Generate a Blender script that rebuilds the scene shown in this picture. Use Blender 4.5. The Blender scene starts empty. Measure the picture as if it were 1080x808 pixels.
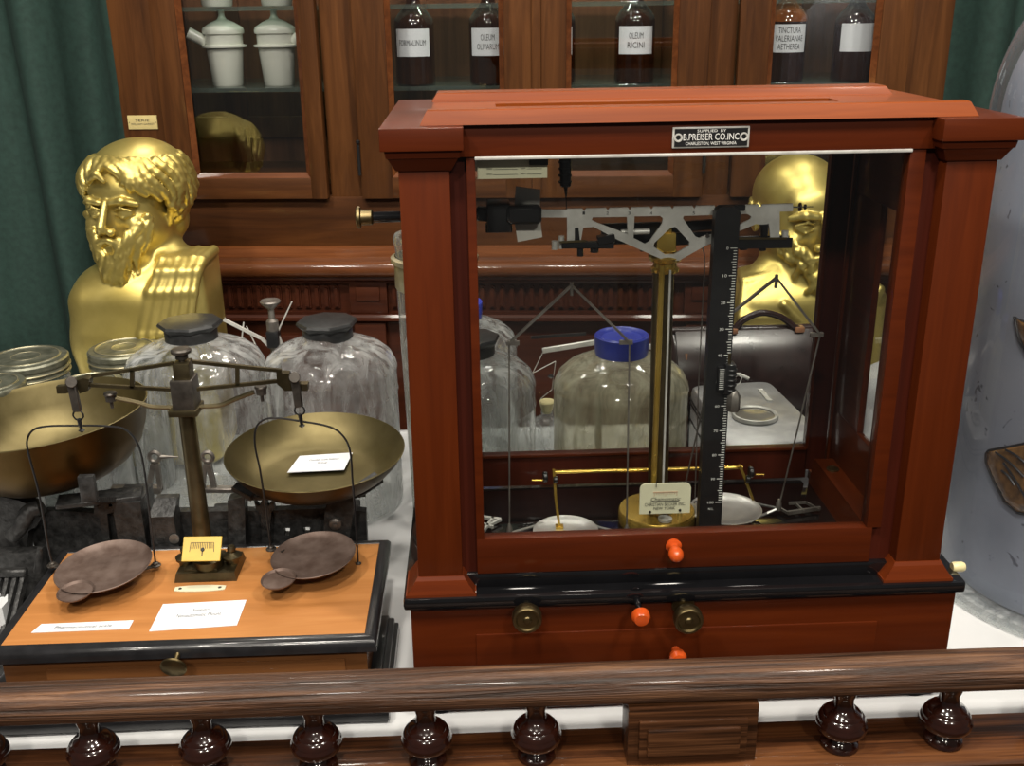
import bpy, bmesh, math, random
import numpy as np
from mathutils import Vector, Matrix, Euler, geometry, noise as mnoise
R = math.radians
random.seed(7)
SC = bpy.context.scene
COL = SC.collection

# ------------------------------------------------------------------ camera
FPX, TH, YAW, ROLL, CH = 1100.0, R(20.1), R(2.0), R(0.79), 0.67
CAM = Vector((0, 0, CH))
_fh = Vector((math.sin(YAW), math.cos(YAW), 0)); _r0 = Vector((math.cos(YAW), -math.sin(YAW), 0))
FW = _fh * math.cos(TH) - Vector((0, 0, 1)) * math.sin(TH); _u0 = _r0.cross(FW)
RT = _r0 * math.cos(ROLL) - _u0 * math.sin(ROLL); UP = _u0 * math.cos(ROLL) + _r0 * math.sin(ROLL)
cd = bpy.data.cameras.new('camera'); cam = bpy.data.objects.new('camera', cd); COL.objects.link(cam)
cd.sensor_width = 36; cd.lens = 36 * FPX / 1080; cd.clip_start = 0.02; cd.clip_end = 30
m3 = Matrix((RT, UP, -FW)).transposed()
cam.matrix_world = Matrix.Translation(CAM) @ m3.to_4x4()
SC.camera = cam
SC.cycles.transparent_max_bounces = 40
SC.cycles.max_bounces = 10
SC.cycles.glossy_bounces = 5
SC.cycles.caustics_reflective = False
SC.cycles.caustics_refractive = False
SC.cycles.sample_clamp_indirect = 4

# world, lamps, exposure
W = bpy.data.worlds.new('room'); SC.world = W; W.use_nodes = True
W.node_tree.nodes['Background'].inputs[0].default_value = (1.0, 0.96, 0.9, 1)
W.node_tree.nodes['Background'].inputs[1].default_value = 0.10
def area(name, loc, target, sx, sy, power, col=(1, .93, .82), spread=180):
    l = bpy.data.lights.new(name, 'AREA'); l.shape = 'RECTANGLE'; l.size = sx; l.size_y = sy; l.energy = power; l.color = col; l.spread = R(spread)
    o = bpy.data.objects.new(name, l); COL.objects.link(o); o.location = loc
    o.rotation_euler = (Vector(target) - Vector(loc)).to_track_quat('-Z', 'Y').to_euler(); return o
for lx, ly, lz, tx, ty, p in ((-.9, .1, 2.1, -.3, 1.2, 30), (0.0, -.15, 2.2, .1, 1.2, 34), (.95, .1, 2.1, .4, 1.2, 30), (-.45, 1.15, 2.1, -.4, 1.4, 13), (.45, 1.15, 2.1, .4, 1.4, 13), (-.5, -1.2, 1.9, -.3, 1.4, 26), (.6, -1.2, 1.9, .3, 1.4, 26)):
    area('ceiling_and_fill_lamp', (lx, ly, lz), (tx, ty, .1), .16, .16, p)  # room lamps overhead; the pair behind the camera is added frontal fill
SC.view_settings.view_transform = 'Standard'; SC.view_settings.look = 'None'
SC.view_settings.gamma = 1; SC.view_settings.use_curve_mapping = False
SC.view_settings.exposure = -0.55

# ------------------------------------------------------------------ photo measurement helpers: a ray met with a real plane
def ray(px, py): return FW + RT * ((px - 540) / FPX) - UP * ((py - 404) / FPX)
def AY(px, py, Y): d = ray(px, py); return CAM + d * (Y / d.y)
def AZ(px, py, Z): d = ray(px, py); return CAM + d * ((Z - CH) / d.z)
CABA = -R(4.86); CAB0 = Vector((0, 1.74, 0))
CU = Vector((math.cos(CABA), math.sin(CABA), 0)); CV = Vector((-math.sin(CABA), math.cos(CABA), 0))
def cabw(u, v, z): return CAB0 + CU * u + CV * v + Vector((0, 0, z))
def cabu(px, py, v):
    d = ray(px, py); t = (v - (CAM - CAB0).dot(CV)) / d.dot(CV); p = CAM + d * t
    return (p - CAB0).dot(CU), p.z

# ------------------------------------------------------------------ materials
def newmat(name):
    m = bpy.data.materials.new(name); m.use_nodes = True; nt = m.node_tree
    return m, nt, nt.nodes['Principled BSDF']
def nn(nt, t, **kw):
    n = nt.nodes.new(t)
    for k, v in kw.items(): setattr(n, k, v)
    return n
def ramp(nt, fac, stops):
    r = nn(nt, 'ShaderNodeValToRGB'); e = r.color_ramp.elements
    e[0].position, e[0].color = stops[0][0], (*stops[0][1], 1); e[1].position, e[1].color = stops[-1][0], (*stops[-1][1], 1)
    for p, c in stops[1:-1]:
        q = e.new(p); q.color = (*c, 1)
    nt.links.new(fac, r.inputs[0]); return r.outputs[0]
def coords(nt, scale, rot=(0, 0, 0)):
    tc = nn(nt, 'ShaderNodeTexCoord'); mp = nn(nt, 'ShaderNodeMapping'); mp.inputs['Scale'].default_value = scale; mp.inputs['Rotation'].default_value = rot
    nt.links.new(tc.outputs['Object'], mp.inputs[0]); return mp.outputs[0]
def noise(nt, vec, scale, detail=4, rough=.55, dist=0):
    n = nn(nt, 'ShaderNodeTexNoise'); n.inputs['Scale'].default_value = scale; n.inputs['Detail'].default_value = detail
    n.inputs['Roughness'].default_value = rough; n.inputs['Distortion'].default_value = dist; nt.links.new(vec, n.inputs['Vector']); return n.outputs[0]
def bump(nt, h, b, strength=.2, dist=.001):
    n = nn(nt, 'ShaderNodeBump'); n.inputs['Strength'].default_value = strength; n.inputs['Distance'].default_value = dist
    nt.links.new(h, n.inputs['Height']); nt.links.new(n.outputs[0], b.inputs['Normal'])
def wood(name, dark, mid, light, axis='x', fine=1.0, rough=.25, coat=.5, bmp=.1, streak=90, spread=(.3, .7), spec=.18, bd=.0008):
    m, nt, b = newmat(name)
    k = {'x': (5, streak, streak), 'y': (streak, 5, streak), 'z': (streak, streak, 5)}[axis]
    v = coords(nt, tuple(a * fine for a in k)); h = noise(nt, v, 1.0, 6, .6, .6)
    v2 = coords(nt, tuple(a * fine * .18 for a in k)); h2 = noise(nt, v2, 1.0, 3, .5, .4)
    mx = nn(nt, 'ShaderNodeMix'); mx.data_type = 'FLOAT'; mx.inputs[0].default_value = .45
    nt.links.new(h, mx.inputs[2]); nt.links.new(h2, mx.inputs[3])
    nt.links.new(ramp(nt, mx.outputs[0], [(spread[0], dark), (.5, mid), (spread[1], light)]), b.inputs['Base Color'])
    b.inputs['Roughness'].default_value = rough + .12; b.inputs['Coat Weight'].default_value = coat; b.inputs['Coat Roughness'].default_value = .07
    b.inputs['Specular IOR Level'].default_value = spec
    bump(nt, h, b, bmp, bd); return m
def metal(name, c1, c2, rough=.3, scale=30, metallic=1.0, bmp=.05, rough2=None, axis=None):
    m, nt, b = newmat(name); s = (1, 1, 1) if axis is None else {'z': (1, 1, .1), 'x': (.1, 1, 1)}[axis]
    h = noise(nt, coords(nt, s), scale, 5, .6)
    nt.links.new(ramp(nt, h, [(.35, c1), (.65, c2)]), b.inputs['Base Color'])
    b.inputs['Metallic'].default_value = metallic
    mr = nn(nt, 'ShaderNodeMapRange'); mr.inputs[3].default_value = rough; mr.inputs[4].default_value = rough2 or rough * 1.5
    nt.links.new(h, mr.inputs[0]); nt.links.new(mr.outputs[0], b.inputs['Roughness'])
    if bmp: bump(nt, h, b, bmp, .001)
    return m
def plain(name, c, rough=.4, var=.12, scale=40, coat=0, bmp=0.0, sheen=0, spec=.5, bdist=.001):
    m, nt, b = newmat(name); h = noise(nt, coords(nt, (1, 1, 1)), scale, 4)
    lo = tuple(max(0, a * (1 - var)) for a in c); hi = tuple(min(1, a * (1 + var)) for a in c)
    nt.links.new(ramp(nt, h, [(.3, lo), (.7, hi)]), b.inputs['Base Color']); b.inputs['Roughness'].default_value = rough
    b.inputs['Coat Weight'].default_value = coat; b.inputs['Coat Roughness'].default_value = .05; b.inputs['Specular IOR Level'].default_value = spec
    if sheen: b.inputs['Sheen Weight'].default_value = sheen
    if bmp: bump(nt, h, b, bmp, bdist)
    return m
def glass(name, tint=(1, 1, 1), milk=0.0, milkcol=(.9, .9, .88), refl=.05, edge=.9, rough=.02, power=3.5, wav=0.0, wscale=25, edgemilk=0.0, epow=2.2, streak=0):
    m, nt, b = newmat(name); nt.nodes.remove(b); out = nt.nodes['Material Output']
    tr = nn(nt, 'ShaderNodeBsdfTransparent'); tr.inputs[0].default_value = (*tint, 1)
    gl = nn(nt, 'ShaderNodeBsdfGlossy'); gl.inputs['Roughness'].default_value = rough
    lw = nn(nt, 'ShaderNodeLayerWeight'); lw.inputs[0].default_value = .5
    pw = nn(nt, 'ShaderNodeMath', operation='POWER'); pw.inputs[1].default_value = power; nt.links.new(lw.outputs['Facing'], pw.inputs[0])
    ma = nn(nt, 'ShaderNodeMath', operation='MULTIPLY_ADD'); ma.inputs[1].default_value = edge; ma.inputs[2].default_value = refl; nt.links.new(pw.outputs[0], ma.inputs[0]); ma.use_clamp = True
    if wav:
        h = noise(nt, coords(nt, (1, 1, .6)), wscale, 3, .5, .5); bp = nn(nt, 'ShaderNodeBump'); bp.inputs['Strength'].default_value = wav; bp.inputs['Distance'].default_value = .003
        nt.links.new(h, bp.inputs['Height']); nt.links.new(bp.outputs[0], gl.inputs['Normal'])
    base = tr.outputs[0]
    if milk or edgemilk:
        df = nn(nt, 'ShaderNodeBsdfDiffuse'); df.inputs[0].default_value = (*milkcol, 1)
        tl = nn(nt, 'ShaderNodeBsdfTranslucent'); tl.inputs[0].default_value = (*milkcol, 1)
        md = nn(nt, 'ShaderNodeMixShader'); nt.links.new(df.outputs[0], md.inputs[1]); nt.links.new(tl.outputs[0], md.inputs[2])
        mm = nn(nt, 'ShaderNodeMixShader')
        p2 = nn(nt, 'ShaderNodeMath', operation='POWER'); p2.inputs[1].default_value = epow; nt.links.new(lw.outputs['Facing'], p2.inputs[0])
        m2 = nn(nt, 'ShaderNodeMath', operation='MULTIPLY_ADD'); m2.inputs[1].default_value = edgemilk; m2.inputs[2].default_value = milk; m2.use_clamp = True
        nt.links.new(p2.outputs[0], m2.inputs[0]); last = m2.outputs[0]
        if streak:      # reflection-like streaks painted into the glass as uneven milkiness
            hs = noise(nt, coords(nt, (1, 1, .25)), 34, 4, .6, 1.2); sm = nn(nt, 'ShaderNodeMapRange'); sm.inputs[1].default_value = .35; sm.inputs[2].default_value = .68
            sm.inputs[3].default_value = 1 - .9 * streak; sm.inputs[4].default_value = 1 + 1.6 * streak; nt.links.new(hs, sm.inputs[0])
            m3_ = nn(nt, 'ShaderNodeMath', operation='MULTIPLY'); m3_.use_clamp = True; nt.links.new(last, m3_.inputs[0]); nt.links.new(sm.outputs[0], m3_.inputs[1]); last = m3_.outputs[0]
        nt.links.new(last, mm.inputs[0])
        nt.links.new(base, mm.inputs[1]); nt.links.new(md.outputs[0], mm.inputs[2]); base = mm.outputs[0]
    mx = nn(nt, 'ShaderNodeMixShader'); nt.links.new(ma.outputs[0], mx.inputs[0]); nt.links.new(base, mx.inputs[1]); nt.links.new(gl.outputs[0], mx.inputs[2])
    nt.links.new(mx.outputs[0], out.inputs[0]); return m

M = {}
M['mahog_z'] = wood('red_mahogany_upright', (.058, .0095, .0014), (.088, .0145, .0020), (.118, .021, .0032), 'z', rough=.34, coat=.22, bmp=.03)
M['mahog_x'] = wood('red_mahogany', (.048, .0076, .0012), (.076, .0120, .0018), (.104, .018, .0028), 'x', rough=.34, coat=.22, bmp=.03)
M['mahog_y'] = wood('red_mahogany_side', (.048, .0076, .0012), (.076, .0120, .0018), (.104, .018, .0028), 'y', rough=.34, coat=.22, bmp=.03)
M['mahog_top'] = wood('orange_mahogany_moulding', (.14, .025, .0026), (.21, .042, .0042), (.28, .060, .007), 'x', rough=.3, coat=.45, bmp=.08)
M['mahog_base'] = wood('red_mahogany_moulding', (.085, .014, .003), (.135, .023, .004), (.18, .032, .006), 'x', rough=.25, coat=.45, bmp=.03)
M['mahog_dark'] = wood('dark_mahogany', (.035, .006, .003), (.055, .009, .004), (.075, .013, .006), 'z', rough=.35, coat=.3, bmp=.03)
M['oak_z'] = wood('cabinet_oak_upright', (.026, .0085, .0025), (.072, .025, .0062), (.135, .050, .0135), 'z', rough=.42, coat=.15, bmp=.08, streak=70)
M['oak_x'] = wood('cabinet_oak', (.026, .0085, .0025), (.066, .022, .0055), (.115, .041, .0105), 'x', rough=.42, coat=.15, bmp=.08, streak=70)
M['oak_red'] = wood('cabinet_carved_oak', (.025, .0065, .003), (.055, .013, .005), (.09, .024, .009), 'x', rough=.38, coat=.2, bmp=.05)
M['bull'] = wood('cabinet_bullnose_oak', (.05, .015, .005), (.115, .035, .010), (.20, .066, .020), 'x', rough=.3, coat=.5, bmp=.05)
M['oak_back'] = wood('cabinet_back_oak', (.07, .028, .011), (.12, .05, .02), (.18, .08, .034), 'z', rough=.5, coat=.0, bmp=.05)
M['rail'] = wood('worn_oak_handrail', (.016, .007, .003), (.085, .037, .018), (.27, .135, .068), 'x', rough=.36, coat=.1, bmp=1.0, streak=170, spread=(.38, .64), bd=.004, spec=.5)
M['rail_low'] = wood('oak_bottom_rail', (.022, .008, .003), (.080, .027, .009), (.17, .064, .022), 'x', rough=.3, coat=.3, bmp=.4, streak=150, spread=(.4, .6), bd=.002)
M['rail_post'] = wood('oak_rail_block', (.018, .007, .003), (.065, .025, .010), (.14, .058, .024), 'x', rough=.32, coat=.3, bmp=.5, streak=170, spread=(.4, .6), bd=.002)
M['turned'] = plain('dark_turned_wood', (.018, .005, .003), .16, .3, 60, coat=.8)
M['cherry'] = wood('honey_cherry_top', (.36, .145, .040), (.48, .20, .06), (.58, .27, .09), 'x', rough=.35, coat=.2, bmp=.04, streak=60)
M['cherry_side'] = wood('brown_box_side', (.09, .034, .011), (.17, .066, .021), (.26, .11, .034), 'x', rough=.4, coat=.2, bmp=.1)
M['ebony'] = plain('black_moulding', (.018, .018, .02), .28, .3, 50, coat=.35, bmp=.15)
M['blackgloss'] = plain('black_gloss_glass', (.006, .006, .007), .06, .2, 20, coat=.6)
M['black'] = plain('black_lacquer_metal', (.012, .012, .013), .3, .2, 80)
M['ruler'] = plain('black_enamel_scale', (.010, .010, .011), .42, .2, 80)
M['gold'] = metal('gold_paint', (.56, .44, .12), (.74, .60, .20), .34, 9, bmp=.12, rough2=.46, metallic=.85)
M['brass'] = metal('polished_brass', (.66, .42, .07), (.82, .56, .13), .2, 40, bmp=.02, metallic=.8)
M['brass_dull'] = metal('aged_brass', (.15, .115, .055), (.26, .20, .10), .32, 18, bmp=.05)
M['bowl'] = metal('brown_brass_outside', (.070, .043, .014), (.11, .067, .022), .30, 8, bmp=.03)
M['bowl_in'] = metal('rubbed_brass_inside', (.115, .092, .038), (.20, .163, .075), .36, 12, bmp=.05, metallic=.85)
M['steel'] = metal('brushed_steel', (.60, .59, .55), (.76, .75, .71), .38, 60, bmp=.02, metallic=.45)
M['dullsteel'] = metal('dull_dark_steel', (.17, .15, .135), (.28, .26, .235), .36, 50, metallic=.7, bmp=.04)
M['pansteel'] = metal('brushed_pan_steel', (.38, .37, .36), (.58, .57, .55), .26, 14, bmp=.03, metallic=.8)
M['gunmetal'] = metal('dark_gunmetal', (.07, .062, .055), (.14, .125, .11), .32, 50, bmp=.04, metallic=.75)
M['brass_old'] = metal('blackened_brass', (.085, .068, .036), (.17, .14, .08), .32, 20, bmp=.04, metallic=.9)
M['vane'] = plain('pale_grey_vane', (.60, .58, .53), .5, .08)
M['chrome'] = metal('bright_chrome', (.85, .85, .85), (.95, .95, .95), .12, 20, bmp=0)
M['alu'] = metal('scuffed_aluminium', (.42, .42, .43), (.60, .60, .61), .38, 25, metallic=.8, bmp=.1)
M['iron'] = plain('rough_cast_iron', (.026, .026, .026), .45, .7, 120, bmp=.9, spec=.6, bdist=.002)
M['panmetal'] = metal('brown_patina_pan', (.12, .078, .062), (.20, .145, .122), .42, 45, metallic=.5, bmp=.06)
M['pewter'] = metal('tarnished_jar_lid', (.15, .155, .115), (.27, .27, .21), .34, 60, metallic=.75, bmp=.3)
M['lidrim'] = metal('worn_brass_rim', (.50, .44, .26), (.70, .64, .44), .3, 60, metallic=.85, bmp=.1)
M['bakelite'] = plain('black_bakelite', (.022, .023, .024), .36, .3, 150, bmp=.2)
M['blue'] = plain('blue_plastic', (.045, .07, .52), .32, .1, 30)
M['cream'] = plain('cream_card', (.72, .70, .50), .5, .05, 40)
M['paper'] = plain('white_paper', (.82, .84, .88), .7, .03, 30)
M['ink'] = plain('dark_ink', (.03, .03, .03), .7, .05)
M['greyink'] = plain('grey_ink', (.17, .18, .20), .7, .05)
M['redink'] = plain('pale_red_ink', (.62, .36, .24), .7, .05)
M['whiteink'] = plain('white_engraving', (.75, .75, .72), .5, .03)
M['porcelain'] = plain('white_porcelain', (.80, .80, .72), .22, .05, 15, coat=.4)
M['enamel'] = plain('white_enamel', (.80, .82, .84), .25, .03, 10, coat=.3)
M['amberknob'] = plain('orange_bakelite', (.62, .085, .012), .18, .15, 60, coat=.6)
M['ivory'] = plain('ivory_peg', (.75, .66, .36), .3, .06, 40)
M['leather'] = plain('brown_leather', (.022, .011, .010), .24, .3, 60, coat=.05, bmp=.06, spec=.35)
M['leather_trim'] = plain('tan_leather_trim', (.22, .10, .05), .4, .3, 60)
M['curtain'] = plain('green_velvet', (.020, .050, .040), .85, .18, 90, bmp=.2)
M['cloth'] = plain('white_tablecloth', (.74, .75, .76), .85, .05, 8, bmp=.3, bdist=.004)
M['wall'] = plain('dim_wall', (.10, .09, .08), .8, .05)
M['floor'] = wood('dark_floorboards', (.03, .015, .008), (.06, .03, .015), (.09, .045, .02), 'x', rough=.4)
M['pane'] = glass('clear_pane', (.96, .97, .965), refl=.035, edge=.8)
M['cabpane'] = glass('cabinet_pane', (.93, .94, .94), refl=.09, edge=.8)
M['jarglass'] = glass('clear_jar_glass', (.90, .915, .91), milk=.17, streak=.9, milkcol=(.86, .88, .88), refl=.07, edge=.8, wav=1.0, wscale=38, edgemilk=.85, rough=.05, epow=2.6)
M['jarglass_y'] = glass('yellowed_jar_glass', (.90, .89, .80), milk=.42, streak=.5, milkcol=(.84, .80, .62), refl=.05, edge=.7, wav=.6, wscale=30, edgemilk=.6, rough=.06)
M['tubeglass'] = glass('plain_tube_glass', (.93, .94, .92), milk=.05, milkcol=(.8, .82, .76), refl=.06, edge=.8, wav=.2, edgemilk=.6)
M['domeglass'] = glass('large_dome_glass', (.93, .94, .955), milk=.05, milkcol=(.62, .66, .74), refl=.05, edge=.8, rough=.03, wav=.15, wscale=8, edgemilk=.6, epow=5)
M['shelfglass'] = glass('green_shelf_glass', (.75, .85, .80), milk=.15, milkcol=(.6, .75, .68), refl=.12, edge=.8)
M['ringglass'] = glass('dusty_lens_glass', (.85, .82, .75), milk=.5, milkcol=(.62, .58, .50), refl=.06)
def amber():
    m, nt, b = newmat('dark_amber_glass'); h = noise(nt, coords(nt, (1, 1, 1)), 30)
    nt.links.new(ramp(nt, h, [(.3, (.012, .004, .002)), (.7, (.03, .010, .003))]), b.inputs['Base Color']); b.inputs['Roughness'].default_value = .07
    b.inputs['Coat Weight'].default_value = 1; b.inputs['Coat Roughness'].default_value = .03; return m
M['amber'] = amber()
M['amber_light'] = plain('amber_shoulder', (.22, .065, .012), .1, .5, 25, coat=.8)
def greyform():
    m, nt, b = newmat('scuffed_grey_blue_paint'); v = coords(nt, (1, 1, .8))
    h = noise(nt, v, 6, 5, .6); c1 = ramp(nt, h, [(.3, (.24, .27, .33)), (.5, (.31, .34, .41)), (.72, (.40, .42, .48))])
    h2 = noise(nt, coords(nt, (1, 1, 1.2)), 42, 3, .5, .8); k = ramp(nt, h2, [(.29, (0, 0, 0)), (.32, (1, 1, 1))])
    mx = nn(nt, 'ShaderNodeMix'); mx.data_type = 'RGBA'; nt.links.new(k, mx.inputs[0]); mx.inputs[6].default_value = (.10, .11, .14, 1); nt.links.new(c1, mx.inputs[7])
    nt.links.new(mx.outputs[2], b.inputs['Base Color']); b.inputs['Roughness'].default_value = .5; return m
M['greyform'] = greyform()
M['tortoise'] = plain('mottled_brown_glaze', (.20, .10, .03), .15, .7, 70, coat=.6)

# ------------------------------------------------------------------ mesh building
class MB:
    def __init__(s): s.bm = bmesh.new()
    def box(s, x0, x1, y0, y1, z0, z1, bev=0, seg=2, T=None):
        g = bmesh.ops.create_cube(s.bm, size=1); vs = g['verts']
        for v in vs: v.co = Vector(((x0 + x1) / 2 + v.co.x * (x1 - x0), (y0 + y1) / 2 + v.co.y * (y1 - y0), (z0 + z1) / 2 + v.co.z * (z1 - z0)))
        if T is not None:
            for v in vs: v.co = T @ v.co
        if bev:
            es = list({e for v in vs for e in v.link_edges})
            bmesh.ops.bevel(s.bm, geom=es, offset=bev, segments=seg, profile=.6, affect='EDGES', clamp_overlap=True)
        return s
    def frustum(s, a, b, z0, z1):   # a,b = (x0,x1,y0,y1)
        vs = [s.bm.verts.new(p) for p in [(a[0], a[2], z0), (a[1], a[2], z0), (a[1], a[3], z0), (a[0], a[3], z0), (b[0], b[2], z1), (b[1], b[2], z1), (b[1], b[3], z1), (b[0], b[3], z1)]]
        for f in [(3, 2, 1, 0), (4, 5, 6, 7), (0, 1, 5, 4), (1, 2, 6, 5), (2, 3, 7, 6), (3, 0, 4, 7)]: s.bm.faces.new([vs[i] for i in f])
        return s
    def lathe(s, prof, c=(0, 0, 0), seg=32, T=None, cap=True):
        c = Vector(c); rings = []
        for r, z in prof:
            if r < 1e-6: rings.append([s.bm.verts.new((0, 0, z))])
            else: rings.append([s.bm.verts.new((r * math.cos(2 * math.pi * i / seg), r * math.sin(2 * math.pi * i / seg), z)) for i in range(seg)])
        for a, b in zip(rings, rings[1:]):
            for i in range(seg):
                j = (i + 1) % seg
                if len(a) == 1 and len(b) == 1: continue
                if len(a) == 1: s.bm.faces.new((a[0], b[j], b[i]))
                elif len(b) == 1: s.bm.faces.new((a[i], a[j], b[0]))
                else: s.bm.faces.new((a[i], a[j], b[j], b[i]))
        if cap:
            if len(rings[0]) > 1: s.bm.faces.new(rings[0][::-1])
            if len(rings[-1]) > 1: s.bm.faces.new(rings[-1])
        for ring in rings:
            for v in ring: v.co = (T @ v.co if T is not None else v.co) + c
        return s
    def rod(s, a, b, r, r2=None, seg=12, bev=0):
        a = Vector(a); b = Vector(b); d = b - a; L = d.length; q = d.to_track_quat('Z', 'Y').to_matrix().to_4x4(); r2 = r if r2 is None else r2
        pr = [(r, 0), (r2, L)] if not bev else [(r - bev, 0), (r, bev), (r2, L - bev), (r2 - bev, L)]
        return s.lathe(pr, a, seg, q)
    def turn(s, a, d, prof, seg=24):      # lathe profile along direction d from a
        return s.lathe(prof, a, seg, Vector(d).to_track_quat('Z', 'Y').to_matrix().to_4x4())
    def tube(s, pts, r, seg=8, closed=False, flat=None):
        pts = [Vector(p) for p in pts]; n = len(pts); rings = []; nrm = None
        rr = r if isinstance(r, (list, tuple)) else [r] * n
        for i, p in enumerate(pts):
            if closed: t = (pts[(i + 1) % n] - pts[i - 1]).normalized()
            else: t = (pts[min(i + 1, n - 1)] - pts[max(i - 1, 0)]).normalized()
            if nrm is None: nrm = t.orthogonal().normalized()
            nrm = (nrm - t * nrm.dot(t)).normalized(); bn = t.cross(nrm)
            k = rr[i]
            rings.append([s.bm.verts.new(p + nrm * k * math.cos(2 * math.pi * j / seg) + bn * k * math.sin(2 * math.pi * j / seg)) for j in range(seg)])
        prs = list(zip(rings, rings[1:])) + ([(rings[-1], rings[0])] if closed else [])
        for a, b in prs:
            for j in range(seg): s.bm.faces.new((a[j], a[(j + 1) % seg], b[(j + 1) % seg], b[j]))
        if not closed:
            s.bm.faces.new(rings[0][::-1]); s.bm.faces.new(rings[-1])
        return s
    def bar(s, a, b, w, h, upv=(0, 0, 1), bev=0):     # rectangular bar from a to b
        a = Vector(a); b = Vector(b); d = (b - a); L = d.length; d.normalize(); up = Vector(upv); up = (up - d * up.dot(d)).normalized(); sd = d.cross(up)
        T = Matrix((sd, d, up)).transposed().to_4x4(); T.translation = a
        return s.box(-w / 2, w / 2, 0, L, -h / 2, h / 2, bev, 1, T)
    def prism(s, poly, fn, t0, t1, holes=()):    # poly in 2-D; fn(u,v,t)->world
        loops = [poly] + list(holes); flat = [p for l in loops for p in l]
        tris = geometry.tessellate_polygon([[Vector((p[0], p[1], 0)) for p in l] for l in loops])
        A = [s.bm.verts.new(fn(p[0], p[1], t0)) for p in flat]; B = [s.bm.verts.new(fn(p[0], p[1], t1)) for p in flat]
        for t in tris:
            try: s.bm.faces.new([A[i] for i in t]); s.bm.faces.new([B[i] for i in t][::-1])
            except ValueError: pass
        k = 0
        for l in loops:
            n = len(l)
            for i in range(n): s.bm.faces.new((A[k + i], A[k + (i + 1) % n], B[k + (i + 1) % n], B[k + i]))
            k += n
        return s
    def extrude_x(s, prof, x0, x1):             # prof [(y,z)] closed polygon swept along x
        return s.prism(prof, lambda u, v, t: Vector((t, u, v)), x0, x1)
    def grid(s, nx, ny, fn):
        V = [[s.bm.verts.new(fn(i / nx, j / ny)) for i in range(nx + 1)] for j in range(ny + 1)]
        for j in range(ny):
            for i in range(nx): s.bm.faces.new((V[j][i], V[j][i + 1], V[j + 1][i + 1], V[j + 1][i]))
        return s
    def raw(s, verts, faces):
        V = [s.bm.verts.new(v) for v in verts]
        for f in faces:
            try: s.bm.faces.new([V[i] for i in f])
            except ValueError: pass
        return s

ORG = {}
SPLIT = {'side_panel', 'screw_ring', 'partition', 'side_ledge', 'lower_panel', 'pointer_wire', 'plate_screw', 'nut_pin', 'handle_ring', 'adjusting_nut', 'suspension_wire'}
def put(name, mb, mat, parent=None, **kw):
    if name not in SPLIT or parent is None: return put1(name, mb, mat, parent, **kw)
    todo = set(mb.bm.verts); out = []
    while todo:
        st = [todo.pop()]; isl = list(st)
        while st:
            v = st.pop()
            for e in v.link_edges:
                w = e.other_vert(v)
                if w in todo: todo.discard(w); st.append(w); isl.append(w)
        ix = {v: i for i, v in enumerate(isl)}; fs = {f for v in isl for f in v.link_faces}
        out.append(put1(name, MB().raw([v.co.copy() for v in isl], [[ix[v] for v in f.verts] for f in fs]), mat, parent, **kw))
    mb.bm.free(); return out[0]
def put1(name, mb, mat, parent=None, org=None, sharp=38, label=None, cat=None, group=None, kind=None, recalc=True, solid=0):
    bm = mb.bm
    if recalc: bmesh.ops.recalc_face_normals(bm, faces=bm.faces[:])
    if parent is None and org is None:
        xs = [v.co for v in bm.verts]; org = Vector(((min(v.x for v in xs) + max(v.x for v in xs)) / 2, (min(v.y for v in xs) + max(v.y for v in xs)) / 2, min(v.z for v in xs)))
    o0 = ORG[parent] if parent is not None else Vector(org)
    for v in bm.verts: v.co -= o0
    a = math.cos(R(sharp))
    for f in bm.faces: f.smooth = True
    for e in bm.edges:
        if len(e.link_faces) == 2 and e.link_faces[0].normal.dot(e.link_faces[1].normal) < a: e.smooth = False
    me = bpy.data.meshes.new(name); bm.to_mesh(me); bm.free()
    me.materials.append(M[mat] if isinstance(mat, str) else mat)
    o = bpy.data.objects.new(name, me); COL.objects.link(o); ORG[o] = o0
    if parent is not None: o.parent = parent
    else: o.location = o0
    if solid:
        md = o.modifiers.new('thickness', 'SOLIDIFY'); md.thickness = solid; md.offset = 0
    tag(o, label, cat, group, kind); return o
def tag(o, label=None, cat=None, group=None, kind=None):
    for k, v in (('label', label), ('category', cat), ('group', group), ('kind', kind)):
        if v: o[k] = v
    return o
def thing(name, label, cat, loc=(0, 0, 0), rz=0, group=None, local=False):
    o = bpy.data.objects.new(name, None); COL.objects.link(o); o.location = loc; o.rotation_euler = (0, 0, rz); o.empty_display_size = .02
    ORG[o] = Vector((0, 0, 0)) if local else Vector(loc); return tag(o, label, cat, group)
def copy_tree(o, parent=None):
    c = o.copy(); COL.objects.link(c); ORG[c] = ORG[o]
    if parent is not None: c.parent = parent
    for ch in [k for k in list(COL.objects) if k.parent == o]: copy_tree(ch, c)
    return c
_fc = {}
def text_mesh(s):
    if s not in _fc:
        cu = bpy.data.curves.new('txt', 'FONT'); cu.body = s; cu.extrude = 0; cu.resolution_u = 2
        ob = bpy.data.objects.new('txt', cu); COL.objects.link(ob); bpy.context.view_layer.update()
        me = bpy.data.meshes.new_from_object(ob.evaluated_get(bpy.context.evaluated_depsgraph_get()))
        vs = [tuple(v.co) for v in me.vertices]; fs = [tuple(p.vertices) for p in me.polygons]
        bpy.data.objects.remove(ob); bpy.data.curves.remove(cu); bpy.data.meshes.remove(me)
        x0 = min(v[0] for v in vs); x1 = max(v[0] for v in vs); y0 = min(v[1] for v in vs); y1 = max(v[1] for v in vs)
        _fc[s] = ([((v[0] - x0) / (x1 - x0), (v[1] - y0) / (y1 - y0)) for v in vs], fs)
    return _fc[s]
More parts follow.
